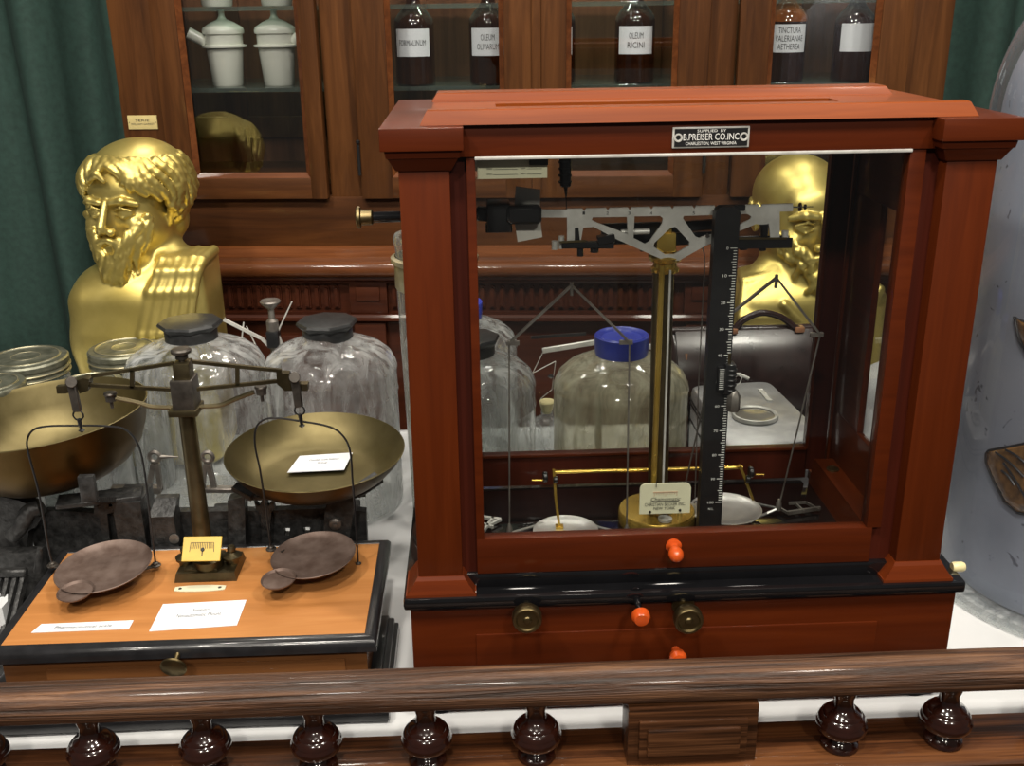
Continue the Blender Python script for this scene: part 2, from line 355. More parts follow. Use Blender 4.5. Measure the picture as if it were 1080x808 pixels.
def letter(mb, s, fn, u0, u1, v0, v1, shear=0):   # places text in a (u,v) rectangle mapped to world by fn(u,v)
    vs, fs = text_mesh(s)
    return mb.raw([fn(u0 + (a + shear * b) * (u1 - u0), v0 + b * (v1 - v0)) for a, b in vs], fs)
# ------------------------------------------------------------------ the room
put('floor', MB().box(-2.2, 2.4, -1.6, 2.5, -.86, -.80), 'floor', org=(0, 0, -.86), kind='structure')
put('wall_back', MB().box(-2.2, 2.4, 2.4, 2.5, -.80, 2.2), 'wall', org=(0, 2.4, -.8), kind='structure')
def curtain(name, x0, x1, Y, label, seed, amp=.06):
    rnd = random.Random(seed); ks = [(rnd.uniform(26, 62), rnd.uniform(0, 6.3), rnd.uniform(.3, 1)) for _ in range(6)]
    def fn(u, v):
        x = x0 + (x1 - x0) * u; z = -.79 + 2.5 * v
        d = sum(w * math.sin(k * x + p + .25 * math.sin(z * 2 + p)) for k, p, w in ks) / 3
        return Vector((x + .006 * math.sin(z * 4 + x * 30), Y + amp * (abs(d) ** .8 * (1 if d > 0 else -1)), z))
    mb = MB().grid(220, 24, fn)
    put(name, mb, 'curtain', label=label, cat='curtain', solid=.004, group='green curtains')
curtain('curtain', -1.25, -.60, 1.97, 'dark green curtain in soft folds behind the bearded gold bust', 3)
curtain('curtain', .80, 1.5, 1.94, 'dark green curtain right of the wooden cabinet, above the grey dome', 5)

# ------------------------------------------------------------------ display table and cloth
t = thing('display_table', 'display table hidden under the white tablecloth', 'table', (0.1, 1.15, -.8))
put('table_top', MB().box(-1.15, 1.3, .842, 1.618, -.045, -.010, .004), 'oak_x', t)
for lx in (-1.1, 1.25):
    for ly in (.89, 1.56): put('leg', MB().box(lx - .03, lx + .03, ly - .03, ly + .03, -.80, -.045, .004), 'oak_z', t)
def clothz(x, y):
    return .0016 * mnoise.noise(Vector((x * 5, y * 7, 0))) + .0011 * mnoise.noise(Vector((x * 16, y * 12, 3)))
mb = MB(); mb.grid(150, 70, lambda u, v: Vector((-1.15 + 2.45 * u, .842 + .778 * v, -.004 + clothz(-1.15 + 2.45 * u, .842 + .778 * v))))
put('tablecloth', mb, 'cloth', solid=.003, label='wrinkled white cloth covering the display table', cat='tablecloth')

# ------------------------------------------------------------------ the balustrade railing at the table's front edge
rl = thing('balustrade', 'dark oak gallery railing with turned balusters along the table front', 'railing', (0, .80, 0))
prof = []
for i in range(20):
    a = 2 * math.pi * i / 20; prof.append((.80 + .0205 * math.cos(a), .0820 + .0185 * math.sin(a)))
put('handrail', MB().extrude_x(prof, -1.0, 1.1), 'rail', rl)
pf = [(.838, -.02), (.838, .0015), (.836, .003), (.772, .003), (.768, .000), (.768, -.004), (.762, -.006), (.756, -.012), (.756, -.02), (.750, -.026), (.750, -.05), (.838, -.05)]
put('bottom_rail', MB().extrude_x(pf, -1.0, 1.1), 'rail_low', rl)
bal = [(0, .002), (.0155, .002), (.0180, .0045), (.0172, .0075), (.0120, .0105), (.0108, .0130), (.0130, .0155), (.0190, .0190), (.0228, .0235), (.0240, .0275), (.0234, .0305), (.0222, .0322), (.0221, .0332), (.0215, .0352), (.0200, .0378), (.0182, .0392), (.0180, .0402), (.0150, .0430), (.0115, .0455), (.0095, .0490), (.0088, .0560), (.0105, .0610), (.0120, .068), (0, .068)]
_old = [(0, .002), (.0155, .002), (.0175, .005), (.0165, .0085), (.0115, .011), (.0095, .0135), (.012, .0165), (.0185, .0205), (.0228, .0265), (.0240, .0315), (.0225, .0365), (.0212, .0375), (.0200, .0405), (.0180, .0425), (.0150, .0455), (.0120, .049), (.0085, .053), (.0075, .060), (.0085, .068), (0, .068)]
for k, x in enumerate([-.667, -.565, -.463, -.362, -.26, -.158, -.056, .046, .334, .434, .536, .638]):
    if k == 0 or True:
        if k == 0:
            b0 = put('baluster', MB().lathe(bal, (0, .80, 0), 36), 'turned', rl); b0.location.x = x
        else:
            b = b0.copy(); COL.objects.link(b); b.parent = rl; b.location.x = x
bk = put('newel_block', MB().box(.129, .249, .782, .818, .002, .066, .0015), 'rail_post', rl)
put('raised_panel', MB().box(.139, .239, .7785, .7825, .010, .053, .0012).box(.146, .232, .7745, .7800, .017, .046, .003, 2), 'rail_post', bk)

# ------------------------------------------------------------------ the wall cabinet (local frame: u along its front, v into it)
cb = thing('display_cabinet', 'tall brown oak apothecary cabinet with glazed doors behind the table', 'cabinet', CAB0 + Vector((0, 0, 0)), CABA, local=True)
ZB, ZT = .366, 1.25
car = MB()
car.box(-.576, -.553, -.0, .31, .28, ZT, .002).box(.727, .750, 0, .31, .28, ZT, .002)
car.box(-.576, -.503, -.002, .02, .36, ZT, .002).box(-.237, -.184, -.002, .02, .36, ZT, .002).box(.377, .420, -.002, .02, .36, ZT, .002).box(.684, .750, -.002, .02, .36, ZT, .002)
put('side_panel', car, 'oak_z', cb)
put('base_rail', MB().box(-.576, .750, -.004, .022, .283, .367, .002), 'oak_x', cb)
put('back_panel', MB().box(-.56, .735, .292, .31, .28, ZT), 'oak_back', cb)
bk2 = MB()
for u in (-.47, -.30, -.12, .03, .13, .31, .44, .60): bk2.box(u - .02, u + .02, .283, .293, .37, ZT, .003)
bk2.box(-.55, .73, .283, .293, .43, .47, .003)
put('back_framing', bk2, 'oak_back', cb)
put('inner_floor', MB().box(-.553, .727, .02, .30, .37, .385), 'oak_x', cb)
put('partition', MB().box(-.215, -.195, .02, .29, .385, ZT).box(.389, .409, .02, .29, .385, ZT), 'oak_z', cb)
for z in (.540, .668):
    for a, b in ((-.553, -.215), (-.195, .389), (.409, .727)):
        put('glass_shelf', MB().box(a, b, .045, .285, z - .007, z, .001), 'shelfglass', cb)
def door(u0, u1, g0, g1, gz=.401, hinge=None):
    d = put('door', MB().box(u0, g0, -.022, -.001, ZB, ZT, .0025).box(g1, u1, -.022, -.001, ZB, ZT, .0025), 'oak_z', cb)
    put('bottom_rail', MB().box(g0 - .001, g1 + .001, -.0215, -.0015, ZB + .0005, gz, .002), 'oak_x', d)
    s = .008
    mb = MB()
    def fr(u, v, z): return Vector((u, v, z))
    V = [(g0, -.020, gz), (g1, -.020, gz), (g1 - s, -.011, gz + s), (g0 + s, -.011, gz + s)]
    mb.raw([fr(*p) for p in V] + [fr(g0, -.010, gz), fr(g1, -.010, gz)], [(0, 1, 2, 3), (0, 4, 5, 1), (3, 2, 5, 4)])
    mb.raw([(g0, -.020, gz), (g0 + s, -.011, gz + s), (g0 + s, -.011, ZT), (g0, -.020, ZT)], [(0, 1, 2, 3)])
    mb.raw([(g1, -.020, gz), (g1 - s, -.011, gz + s), (g1 - s, -.011, ZT), (g1, -.020, ZT)], [(0, 3, 2, 1)])
    put('glazing_bead', mb, 'bull', d)
    put('glass_pane', MB().box(g0 + .004, g1 - .004, -.0100, -.0080, gz + .003, ZT), 'cabpane', d)
    if hinge is not None:
        hm = MB().rod((hinge, -.024, .405), (hinge, -.024, .455), .0028).lathe([(0, 0), (.0035, .002), (.0035, .006), (0, .008)], (hinge, -.024, .455), 10)
        put('hinge', hm, 'black', d)
    return d
door(-.501, -.239, -.460, -.266, hinge=-.502)
door(-.182, .104, -.130, .056, hinge=-.183)
door(.110, .376, .154, .328, hinge=.3765)
door(.421, .683, .468, .636, hinge=.6835)
put('astragal', MB().box(.0995, .1145, -.027, -.004, ZB, ZT, .003), 'oak_z', cb)
# ledge, bullnose, frieze and lower carcass
put('ledge_moulding', MB().extrude_x([(.01, .284), (-.006, .284), (-.016, .280), (-.022, .274), (-.034, .270), (-.036, .263), (.01, .263)], -.60, .775), 'bull', cb)
pr = [(.01, .264)] + [(-.036 - .012 * math.sin(a), .2505 + .0135 * math.cos(a)) for a in [math.pi * i / 12 for i in range(13)]] + [(.01, .237)]
put('bullnose_moulding', MB().extrude_x(pr, -.61, .785), 'bull', cb)
put('frieze_cornice', MB().extrude_x([(.01, .237), (-.035, .237), (-.033, .231), (-.022, .226), (-.020, .222), (.01, .222)], -.60, .775), 'oak_red', cb)
fz = MB().box(-.585, .765, -.008, .02, .165, .224)
def flute(u, w=.0105, z0=.176, z1=.216):
    r = w / 2; zc = z1 - r; pts = [(u - r, z0), (u + r, z0)] + [(u + r * math.cos(a), zc + r * math.sin(a)) for a in [math.pi * i / 8 for i in range(9)]]
    return pts
us = []; u = -.575
blocks = [(-.215, -.150), (.355, .41), (.70, .76)]
while u < .755:
    if not any(a - .008 < u < b + .008 for a, b in blocks): us.append(u)
    u += .0168
fl = MB()
for u in us:   # raised arched reeds
    fl.prism(flute(u), lambda a, b, t: Vector((a, t, b)), -.009, -.0125)
    fl.prism(flute(u, .006, .180, .213), lambda a, b, t: Vector((a, t, b)), -.0125, -.0165)
for a, b in blocks:
    fl.box(a, b, -.020, -.006, .168, .226, .002).box(a + .012, b - .012, -.024, -.018, .192, .216, .002)
fr = put('frieze', fz, 'oak_red', cb); put('carved_reeds', fl, 'oak_red', fr)
put('frieze_sill', MB().extrude_x([(.01, .168), (-.026, .168), (-.030, .164), (-.030, .158), (-.018, .153), (-.010, .150), (.01, .150)], -.595, .77), 'oak_red', cb)
put('lower_carcass', MB().box(-.58, .76, -.004, .30, -.78, .152), 'oak_red', cb)
lp = MB()
for a, b in ((-.56, -.225), (-.14, .345), (.42, .69)): lp.box(a + .02, b - .02, -.009, -.003, -.5, .125, .004)
lp.box(-.21, -.155, -.022, -.003, -.7, .152, .003).box(.36, .405, -.022, -.003, -.7, .152, .003)
put('lower_panel', lp, 'oak_red', cb)
(ua, za_), (ub_, zb_) = cabu(136, 136.5, -.004), cabu(165, 121.5, -.004)
pl = put('name_plate', MB().box(ua, ub_, -.0045, -.0020, za_, zb_, .0005), plain('pale_brass_plate', (.62, .50, .22), .35, .1), cb)
mb = MB(); letter(mb, 'SERIE', lambda a, b: Vector((a, -.0048, b)), ua + .013, ub_ - .013, za_ + .0125, za_ + .0160); letter(mb, 'WILLIAM GARRET', lambda a, b: Vector((a, -.0048, b)), ua + .005, ub_ - .005, za_ + .0070, za_ + .0100)
mb.lathe([(.0008, 0), (0, .0005)], (ua + .0025, -.0048, (za_ + zb_) / 2), 8, Matrix.Rotation(R(90), 4, 'X')).lathe([(.0008, 0), (0, .0005)], (ub_ - .0025, -.0048, (za_ + zb_) / 2), 8, Matrix.Rotation(R(90), 4, 'X'))
put('lettering', mb, 'ink', pl)
def clamp(name, loc, target, sx, sy, p):
    o = area(name, loc, target, sx, sy, p); return o
clamp('cabinet_lamp', cabw(-.36, .12, 1.2), cabw(-.36, .10, .3), .2, .05, 6)
clamp('cabinet_lamp', cabw(.10, .12, 1.2), cabw(.10, .10, .3), .4, .05, 11)
clamp('cabinet_lamp', cabw(.56, .12, 1.2), cabw(.56, .10, .3), .2, .05, 6)

# things on the cabinet shelves
def cup(u, v, z, label, side, group='porcelain infusion cups in the cabinet', top=True):
    p = cabw(u, v, z); t = thing('infusion_cup', label, 'cup', p, 0, group)
    q = lambda pr: [(r, zz) for r, zz in pr]
    put('cup_body', MB().lathe([(0, 0), (.0235, 0), (.0252, .002), (.0305, .062), (.0375, .0635), (.0375, .0665), (.0315, .068), (.0315, .084), (0, .084)], p, 40), 'porcelain', t)
    lid = put('lid', MB().lathe([(.0315, .084), (.0345, .085), (.0350, .090), (.033, .095), (.020, .103), (.008, .108), (.0052, .113), (.0050, .120), (.0057, .124), (0, .1245)], p, 40), 'porcelain', t)
    if side:
        a = p + Vector((side * .029, -.006, .072)); b = p + Vector((side * .056, -.012, .088))
        put('spout', MB().rod(a, b, .009, .0098, 20, .001), 'porcelain', t)
    return t
for px, sd, lb in ((241, -1, 'white lidded porcelain cup with spout sticking out to the left'), (295, 1, 'white lidded porcelain cup right of the one with the left spout')):
    u, z = cabu(px, 90, .10); cup(u, .10, .540, lb, sd)
for px, lb in ((229, 'white porcelain cup on the upper shelf, left one above the two cups'), (292, 'white porcelain cup on the upper shelf, right one above the two cups')):
    u, z = cabu(px, 5, .10); cup(u, .10, .668, lb, 0, 'porcelain cups on the upper shelf')
def bottle(u, v, z, label, lines, rw=.033, bodyh=.108, light=False, neck=True):
    p = cabw(u, v, z); t = thing('apothecary_bottle', label, 'bottle', p, CABA, 'brown medicine bottles in the cabinet', local=True)
    k = rw
    put('bottle_body', MB().lathe([(0, .001), (k - .003, 0), (k, .003), (k, bodyh - .012)], (0, 0, 0), 48, cap=False), 'amber', t)
    put('shoulder', MB().lathe([(k, bodyh - .012), (k - .001, bodyh - .004), (k - .008, bodyh + .006), (k * .5, bodyh + .015), (k * .36, bodyh + .022), (k * .33, bodyh + .045), (k * .42, bodyh + .047), (k * .42, bodyh + .053), (0, bodyh + .053)], (0, 0, 0), 48, cap=False), 'amber_light' if light else 'amber', t)
    put('stopper', MB().lathe([(k * .3, bodyh + .053), (k * .55, bodyh + .060), (k * .55, bodyh + .068), (0, bodyh + .072)], (0, 0, 0), 24), 'amber', t)
    rr = k + .0006; hw = .031 / rr / 1.0; z0, z1 = .047, .090
    fn = lambda a, b, r=rr: Vector((r * math.sin(a), -r * math.cos(a), b))
    lb = put('paper_label', MB().grid(16, 2, lambda a, b: fn(-hw + 2 * hw * a, z0 + (z1 - z0) * b)), 'paper', t)
    if lines:
        mb = MB(); n = len(lines); h = .0095 if n < 3 else .0090; gap = .0050 if n < 3 else .0036; tot = n * h + (n - 1) * gap; zc = (z0 + z1) / 2 + tot / 2
        for i, s in enumerate(lines):
            w = min(.0046 * len(s), .047) / 2 / rr; zz = zc - i * (h + gap)
            letter(mb, s, lambda a, b: fn(a, b, rr + .0004), -w, w, zz - h, zz)
        put('lettering', mb, 'ink', lb)
    return t
V0 = .075
def bt(px, label, lines, **k): u, z = cabu(px, 60, V0); return bottle(u, V0, .540, label, lines, **k)
bt(438, 'dark brown bottle with white label reading FORMALINUM', ['FORMALINUM'])
bt(516, 'dark brown bottle with white label reading OLEUM OLIVARUM', ['OLEUM', 'OLIVARUM'])
bt(586, 'dark bottle half hidden by the cabinet door frame, only its label edge showing', [])
bt(669, 'dark bottle with white label reading OLEUM RICINI', ['OLEUM', 'RICINI'])
bt(827, 'brown bottle with label reading TINCTURA VALERIANAE AETHEREA', ['TINCTURA', 'VALERIANAE', 'AETHEREA'], light=True, bodyh=.106)
bt(899, 'dark bottle with a blank white label, rightmost in the cabinet', [], bodyh=.100)
# ------------------------------------------------------------------ the analytical balance in its glazed mahogany case
ab = thing('analytical_balance', 'large red mahogany and glass case holding an analytical balance with black scale', 'balance', (.195, .99, 0))
XL, XR, Y0, Y1 = -.061, .441, .870, 1.112
base = put('base_box', MB().box(-.070, .461, .868, 1.115, .014, .127, .001), 'mahog_x', ab)
put('plinth_ledge', MB().box(-.076, .466, .860, 1.122, .1268, .1388, .003).box(-.030, .410, .879, .893, .138, .1525, .001), 'blackgloss', ab)
for x, y in ((-.045, .888), (.438, .888), (-.045, 1.09), (.425, 1.09)):
    put('levelling_foot', MB().lathe([(0, 0), (.014, 0), (.0165, .003), (.0165, .009), (.008, .011), (.006, .015), (0, .015)], (x, y, 0), 24), 'blackgloss', ab)
# drawer front with a thin shadow gap
dr = put('drawer', MB().box(-.008, .386, .8662, .869, .030, .0935, .0012), 'mahog_x', base)
put('drawer_knob', MB().turn((.1875, .8665, .069), (0, -1, 0), [(0, -.001), (.0045, -.001), (.0035, .004), (.0045, .007), (.008, .010), (.0085, .014), (.006, .018), (0, .0195)]), 'amberknob', dr)
def bigknob(px, py, nm):
    p = AY(px, py, .84); y = .868
    mb = MB().turn((p.x, y, p.z + .004), (0, -1, 0), [(0, 0), (.011, 0), (.011, .003), (.0045, .004), (.0045, .018), (.0125, .019), (.0140, .022), (.0140, .030), (.0125, .032), (.0105, .032), (.0095, .030), (.004, .0305), (.003, .032), (0, .0325)], 36)
    put(nm, mb, 'brass_dull', base)
bigknob(556, 657, 'brass_knob'); bigknob(726, 658, 'brass_knob')
p = AY(677, 657, .83)
sk = put('release_shaft', MB().turn((p.x, .868, p.z + .006), Vector((0, -1, -.12)), [(0, 0), (.010, 0), (.010, .002), (.003, .003), (.003, .03), (0, .03)]), 'blackgloss', base)
put('release_knob', MB().turn((p.x, .840, p.z + .003), Vector((0, -1, -.12)), [(0, -.002), (.006, -.002), (.0088, .001), (.0088, .006), (.0065, .0095), (0, .0105)]), 'amberknob', sk)
# posts
def post(x0, x1, y0, y1):
    p = put('corner_post', MB().box(x0, x1, y0, y1, .156, .550, .0008), 'mahog_z', ab)
    d = .0125
    def ex(k): return (x0 - k, x1 + k, y0 - k, y1 + k)
    def ey(k): return (x0 - k, x1 + k, y0 - min(k, .007), y1 + min(k, .007))
    mb = MB().frustum(ey(d), ey(d), .1386, .1415).frustum(ey(d - .001), ey(.003), .1415, .1545).frustum(ey(.003), ey(.001), .1545, .158)
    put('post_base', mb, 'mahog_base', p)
    mb = MB().frustum(ex(.002), ex(.008), .540, .551).frustum(ex(.009), ex(.010), .551, .5565)
    put('capital', mb, 'mahog_x', p, sharp=20)
    return p
post(XL, XL + .042, Y0, Y0 + .034); post(XR - .043, XR, Y0, Y0 + .034)
post(XL + .012, XL + .040, Y1 - .014, Y1); post(XR - .037, XR - .012, Y1 - .014, Y1)
capm = MB().box(-.0745, -.0065, .857, 1.122, .557, .5755, .0012).box(.386, .455, .857, 1.122, .557, .5755, .0012).box(-.007, .387, .885, 1.118, .553, .5750, .0008)
top = put('top_board', capm, 'mahog_x', ab)
def tx(x0, x1, y0, z0, y1, z1, yb):  # moulded strip with sloped front and ends
    return [(y0, z0), (y0 + .003, z0 + .004), (y1, z1 - .002), (y1 + .002, z1), (yb, z1), (yb, z0)]
def strip(mb, x0, x1, y0, yb, z0, z1, s):
    V = []
    for (k, z) in ((0, z0), (.002, z0 + (z1 - z0) * .35), (s * .8, z1 - .0008), (s, z1)):
        V += [(x0 + k, y0 + k, z), (x1 - k, y0 + k, z), (x1 - k, yb, z), (x0 + k, yb, z)]
    F = [(3, 2, 1, 0), (12, 13, 14, 15)]
    for l in range(3):
        for i in range(4): a = l * 4 + i; b = l * 4 + (i + 1) % 4; F.append((a, b, b + 4, a + 4))
    mb.raw(V, F)
mb = MB(); strip(mb, -.042, .421, .872, .890, .5757, .5875, .007)
PZ = .5838
mb.box(-.034, .413, .889, .938, .5757, PZ).box(-.034, .022, .938, .966, .5757, PZ).box(.325, .413, .938, .966, .5757, PZ).box(-.034, .413, .966, 1.10, .5757, PZ)
strip(mb, -.036, .394, .992, 1.026, PZ, .5915, .006)
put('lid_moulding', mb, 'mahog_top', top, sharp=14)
put('slot_lining', MB().box(.022, .325, .939, .965, .5752, .5765), 'blackgloss', top)
# recessed fixed frame and the sliding front sash
fm = MB().box(-.0195, -.004, .886, .905, .152, .556).box(.374, .399, .886, .905, .152, .556).box(-.02, .399, .884, .905, .5525, .557)
put('front_frame', fm, 'mahog_dark', ab)
sash = put('sliding_sash', MB().box(-.005, .376, .880, .893, .1528, .1905, .001).box(-.005, .0025, .880, .893, .190, .572, .0008).box(.370, .384, .880, .893, .190, .572, .0008), 'mahog_x', ab)
put('frieze_board', MB().box(-.0195, .399, .878, .886, .5490, .5752, .0006), 'mahog_x', ab)
put('sash_pane', MB().box(.001, .372, .8865, .8885, .188, .556), 'pane', sash)
put('metal_strip', MB().box(.002, .371, .877, .8815, .5464, .5492, .0008), 'steel', sash)
put('sash_knob', MB().turn((.1835, .880, .178), (0, -1, -.15), [(0, -.001), (.0070, -.001), (.0078, .002), (.005, .0035), (.0042, .006), (.0068, .010), (.0074, .015), (.0060, .020), (.003, .0225), (0, .0228)]), 'amberknob', sash)
# side frames (left and right) with glazed openings
for nm, xa, xb in (('side_frame', XL + .027, XL + .034), ('side_frame', XR - .034, XR - .027)):
    s = put(nm, MB().box(xa, xb, .895, 1.098, .139, .228, .001).box(xa, xb, .895, 1.098, .475, .556, .001).box(xa, xb, 1.022, 1.098, .228, .475, .001).box(xa, xb, .898, .908, .228, .475, .001), 'mahog_y', ab)
    put('side_pane', MB().box((xa + xb) / 2 - .001, (xa + xb) / 2 + .001, .906, 1.024, .226, .477), 'pane', s)
bf = put('back_frame', MB().box(XL + .04, .003, 1.094, 1.106, .152, .556, .001).box(.377, XR - .04, 1.094, 1.106, .152, .556, .001).box(.0, .38, 1.094, 1.106, .142, .181, .001).box(.0, .38, 1.094, 1.106, .532, .556, .001), 'mahog_dark', ab)
put('rear_bead', MB().box(.003, .377, 1.090, 1.0945, .179, .1825, .0008).box(.3755, .379, 1.090, 1.0945, .18, .533, .0008), 'mahog_x', bf)
put('back_pane', MB().box(.001, .379, 1.099, 1.101, .179, .534), 'pane', bf)
put('glass_floor', MB().box(-.045, .385, .894, 1.092, .128, .1405, .001), 'blackgloss', ab)
sl = put('side_ledge', MB().frustum((.381, .41, .894, 1.085), (.3855, .41, .894, 1.085), .140, .170).frustum((-.045, -.015, .894, 1.085), (-.045, -.019, .894, 1.085), .140, .170), 'mahog_y', ab)
put('screw_cap', MB().lathe([(0, 0), (.007, 0), (.007, .0015), (.005, .002), (0, .001)], (.397, 1.055, .170), 24), 'brass_dull', sl)
# maker's plate
pc = (AY(697, 153, .877) + AY(774, 133, .877)) / 2
npl = put('maker_plate', MB().box(.1665, .2310, .8762, .878, .5533, .5705, .0005), 'steel', ab)
put('plate_field', MB().box(.1682, .2293, .8756, .8765, .5547, .5691), 'black', npl)
mb = MB(); f = lambda a, b: Vector((a, .8753, b))
letter(mb, 'SUPPLIED  BY', f, .187, .211, .5662, .5684); letter(mb, 'B.PREISER CO.INC', f, .1755, .2220, .5597, .5652); letter(mb, 'CHARLESTON, WEST VIRGINIA', f, .1775, .2200, .5554, .5584)
put('lettering', mb, 'whiteink', npl)
mb = MB()
for x in (.1713, .2262): mb.turn((x, .8758, .562), (0, -1, 0), [(.0022, 0), (.0036, 0), (.0036, .0008), (.0024, .0008), (.0020, .0002), (0, .0002)], 20)
put('screw_ring', mb, 'steel', npl)
# label card hanging inside the pane
c0, c1 = AY(503, 171, .893), AY(577, 187, .893)
lc = put('label_card', MB().box(c0.x, c1.x, .8905, .8912, c1.z, c0.z + .003), 'cream', ab)
mb = MB(); f = lambda a, b: Vector((a, .8901, b)); w = c1.x - c0.x
for zz in (.62, .30):
    z = c1.z + (c0.z - c1.z) * zz - .0008
    for a in (.14, .62): letter(mb, 'Date' if a < .5 else 'Item', f, c0.x + w * a, c0.x + w * (a + .07), z, z + .0016)
    mb.box(c0.x + w * .23, c0.x + w * .58, .8900, .8904, z, z + .0002).box(c0.x + w * .71, c0.x + w * .92, .8900, .8904, z, z + .0002)
put('lettering', mb, 'ink', lc)
q = AY(568, 169, .89); put('catch', MB().box(q.x - .008, q.x + .008, .887, .899, q.z - .004, q.z + .006, .001), 'black', ab)
# ---- mechanism, all in the plane Y = YM
YM = .965
A = lambda px, py, Y=YM: AY(px, py, Y)
bc = Vector((.1885, .999, .1405))
bs = put('column_base', MB().lathe([(0, 0), (.040, 0), (.041, .002), (.041, .0135), (.0395, .016), (0, .0165)], bc, 64), 'brass', ab)
put('base_collar', MB().lathe([(0, .0165), (.018, .0165), (.018, .020), (.013, .024), (0, .026)], bc, 40), 'panmetal', bs)
put('spirit_level', MB().lathe([(0, .0165), (.0075, .0165), (.0075, .0190), (.006, .0195), (0, .0190)], bc + Vector((.004, -.028, 0)), 28), 'steel', bs)
col = put('column', MB().rod(A(693, 545, .988), A(700, 270, .988), .0105, None, 32), 'brass_dull', ab)
put('brass_rod', MB().rod(A(689, 520, .963), A(698, 280, .963), .0030, None, 14), 'brass', col)
put('steel_rod', MB().rod(A(699, 520, .963), A(707, 285, .963), .0012, None, 10), 'steel', col)
tp = A(701, 287, .978)
put('column_capital', MB().lathe([(.0105, 0), (.0135, .001), (.014, .004), (.0115, .006), (.0115, .010), (.015, .012), (.0165, .016), (.0125, .019), (.010, .022), (.010, .030), (0, .03)], tp, 36), 'brass', col)
fb = A(703, 262)
put('fulcrum_block', MB().box(fb.x - .009, fb.x + .009, .966, .984, fb.z - .004, fb.z + .014, .001).box(fb.x - .004, fb.x + .005, .968, .98, fb.z + .014, fb.z + .022, .001), 'brass', col)
# truss beam: silver plate with openings
def B2(px, py): v = A(px, py); return (v.x, v.z)
outer = [(598, 220), (614, 219.7), (616, 222.5), (618, 219.7), (639, 219), (641, 222), (643, 219), (662, 218.5), (664, 221.5), (666, 218.5), (685, 218), (687, 221), (689, 218), (707, 217.5), (709, 220.5), (711, 217.5), (730, 217), (732, 220), (734, 217), (753, 216.5), (755, 219.5), (757, 216.5), (777, 216), (779, 219), (781, 216), (800, 215.5), (802, 218.5), (804, 215.5), (836, 214.5), (836, 222.5), (822, 223), (822, 250), (812, 250), (811, 238), (797, 236), (757, 253), (742, 260), (716, 274.5), (702, 275), (688, 269), (650, 252), (626, 239), (615, 240), (612, 256), (598, 255)]
holes = [[(625, 229), (661, 228.5), (662, 247), (628, 234), (624, 232)],
         [(669, 228), (696, 227.5), (699, 230), (698, 236), (684, 255), (680, 257), (668, 251)],
         [(707, 240), (712, 239), (727, 255), (726, 259), (711, 268), (701, 268), (689, 260), (690, 256)],
         [(721, 227.5), (788, 225.5), (792, 228), (791, 231), (774, 240), (737, 251), (733, 249), (720, 230)]]
bmn = MB().prism([B2(*q) for q in outer], lambda u, v, t: Vector((u, t, v)), YM - .0012, YM + .0012, [[B2(*q) for q in h] for h in holes])
bm_ = put('truss_beam', bmn, 'steel', ab)
mb = MB().bar(A(570, 225), A(600, 225), .002, .0075, (0, 0, 1)); put('beam_extension', mb, 'steel', bm_)
mb = MB()
for i, px in enumerate((616, 641, 664, 687, 732, 779)):
    a = A(px - 1.5, 229.5 - 3, YM - .0016); letter(mb, str(i + 1), lambda u, v: Vector((u, YM - .0016, v)), a.x, a.x + .0022, a.z, a.z + .003)
put('notch_numbers', mb, 'ink', bm_)
mb = MB().rod(A(836, 218.5), A(858, 218), .0007, .0004, 8).rod(A(843, 218.4), A(844.6, 218.4), .0042, None, 16).rod(A(848.5, 218.3), A(850, 218.3), .0026, None, 14)
put('pointer_screw', mb, 'black', bm_)
# support arms (black) behind the beam
mb = MB().bar(A(592, 258), A(647, 258), .010, .006, bev=.001).rod(A(608, 240), A(609, 257), .0022, .003, 12).bar(A(630, 254), A(648, 250), .012, .008, bev=.001).rod(A(612, 262), A(612, 270), .003, None, 12).rod(A(627, 262), A(627, 266), .004, None, 12)
arm = put('support_arm', mb, 'black', ab); put('arm_edge', MB().bar(A(590, 255.5, YM - .006), A(618, 254, YM - .006), .001, .002), 'brass_dull', arm)
put('thumb_screw', MB().rod(A(592, 262), A(592, 249), .0028, None, 14).rod(A(585, 263), A(585, 254), .003, None, 12), 'steel', arm)
Yb = .990
mb = MB().bar(A(634, 243, Yb), A(702, 241, Yb), .006, .013, bev=.001).bar(A(704, 240, Yb), A(760, 236, Yb), .006, .010, bev=.001).bar(A(640, 252, Yb), A(690, 250, Yb), .008, .010, bev=.001).bar(A(710, 252, Yb), A(756, 250, Yb), .007, .012, bev=.001).box(*(lambda p: (p.x - .012, p.x + .012, Yb - .004, Yb + .004, p.z - .004, p.z + .008))(A(688, 260, Yb)))
put('rear_crossbar', mb, 'black', ab)
put('crossbar_spindle', MB().rod(A(655, 245, YM + .008), A(685, 244, YM + .008), .0028, None, 14), 'steel', ab)
mb = MB().bar(A(768, 256), A(833, 255), .010, .008, bev=.001).bar(A(752, 248), A(765, 247), .008, .014, bev=.001).rod(A(806, 236), A(806, 252), .0045, .003, 14).rod(A(784, 258), A(784, 263), .0042, None, 14).rod(A(804, 258), A(804, 264), .0034, None, 14)
arm = put('support_arm', mb, 'black', ab); put('arm_edge', MB().bar(A(770, 251.5, YM - .006), A(830, 251.5, YM - .006), .001, .002), 'brass_dull', arm)
put('thumb_screw', MB().rod(A(828, 253), A(828, 243.5), .0032, None, 14), 'steel', arm)
put('rider_slide', MB().bar(A(757, 219.5, .955), A(786, 219, .955), .004, .006, bev=.001), 'black', ab)
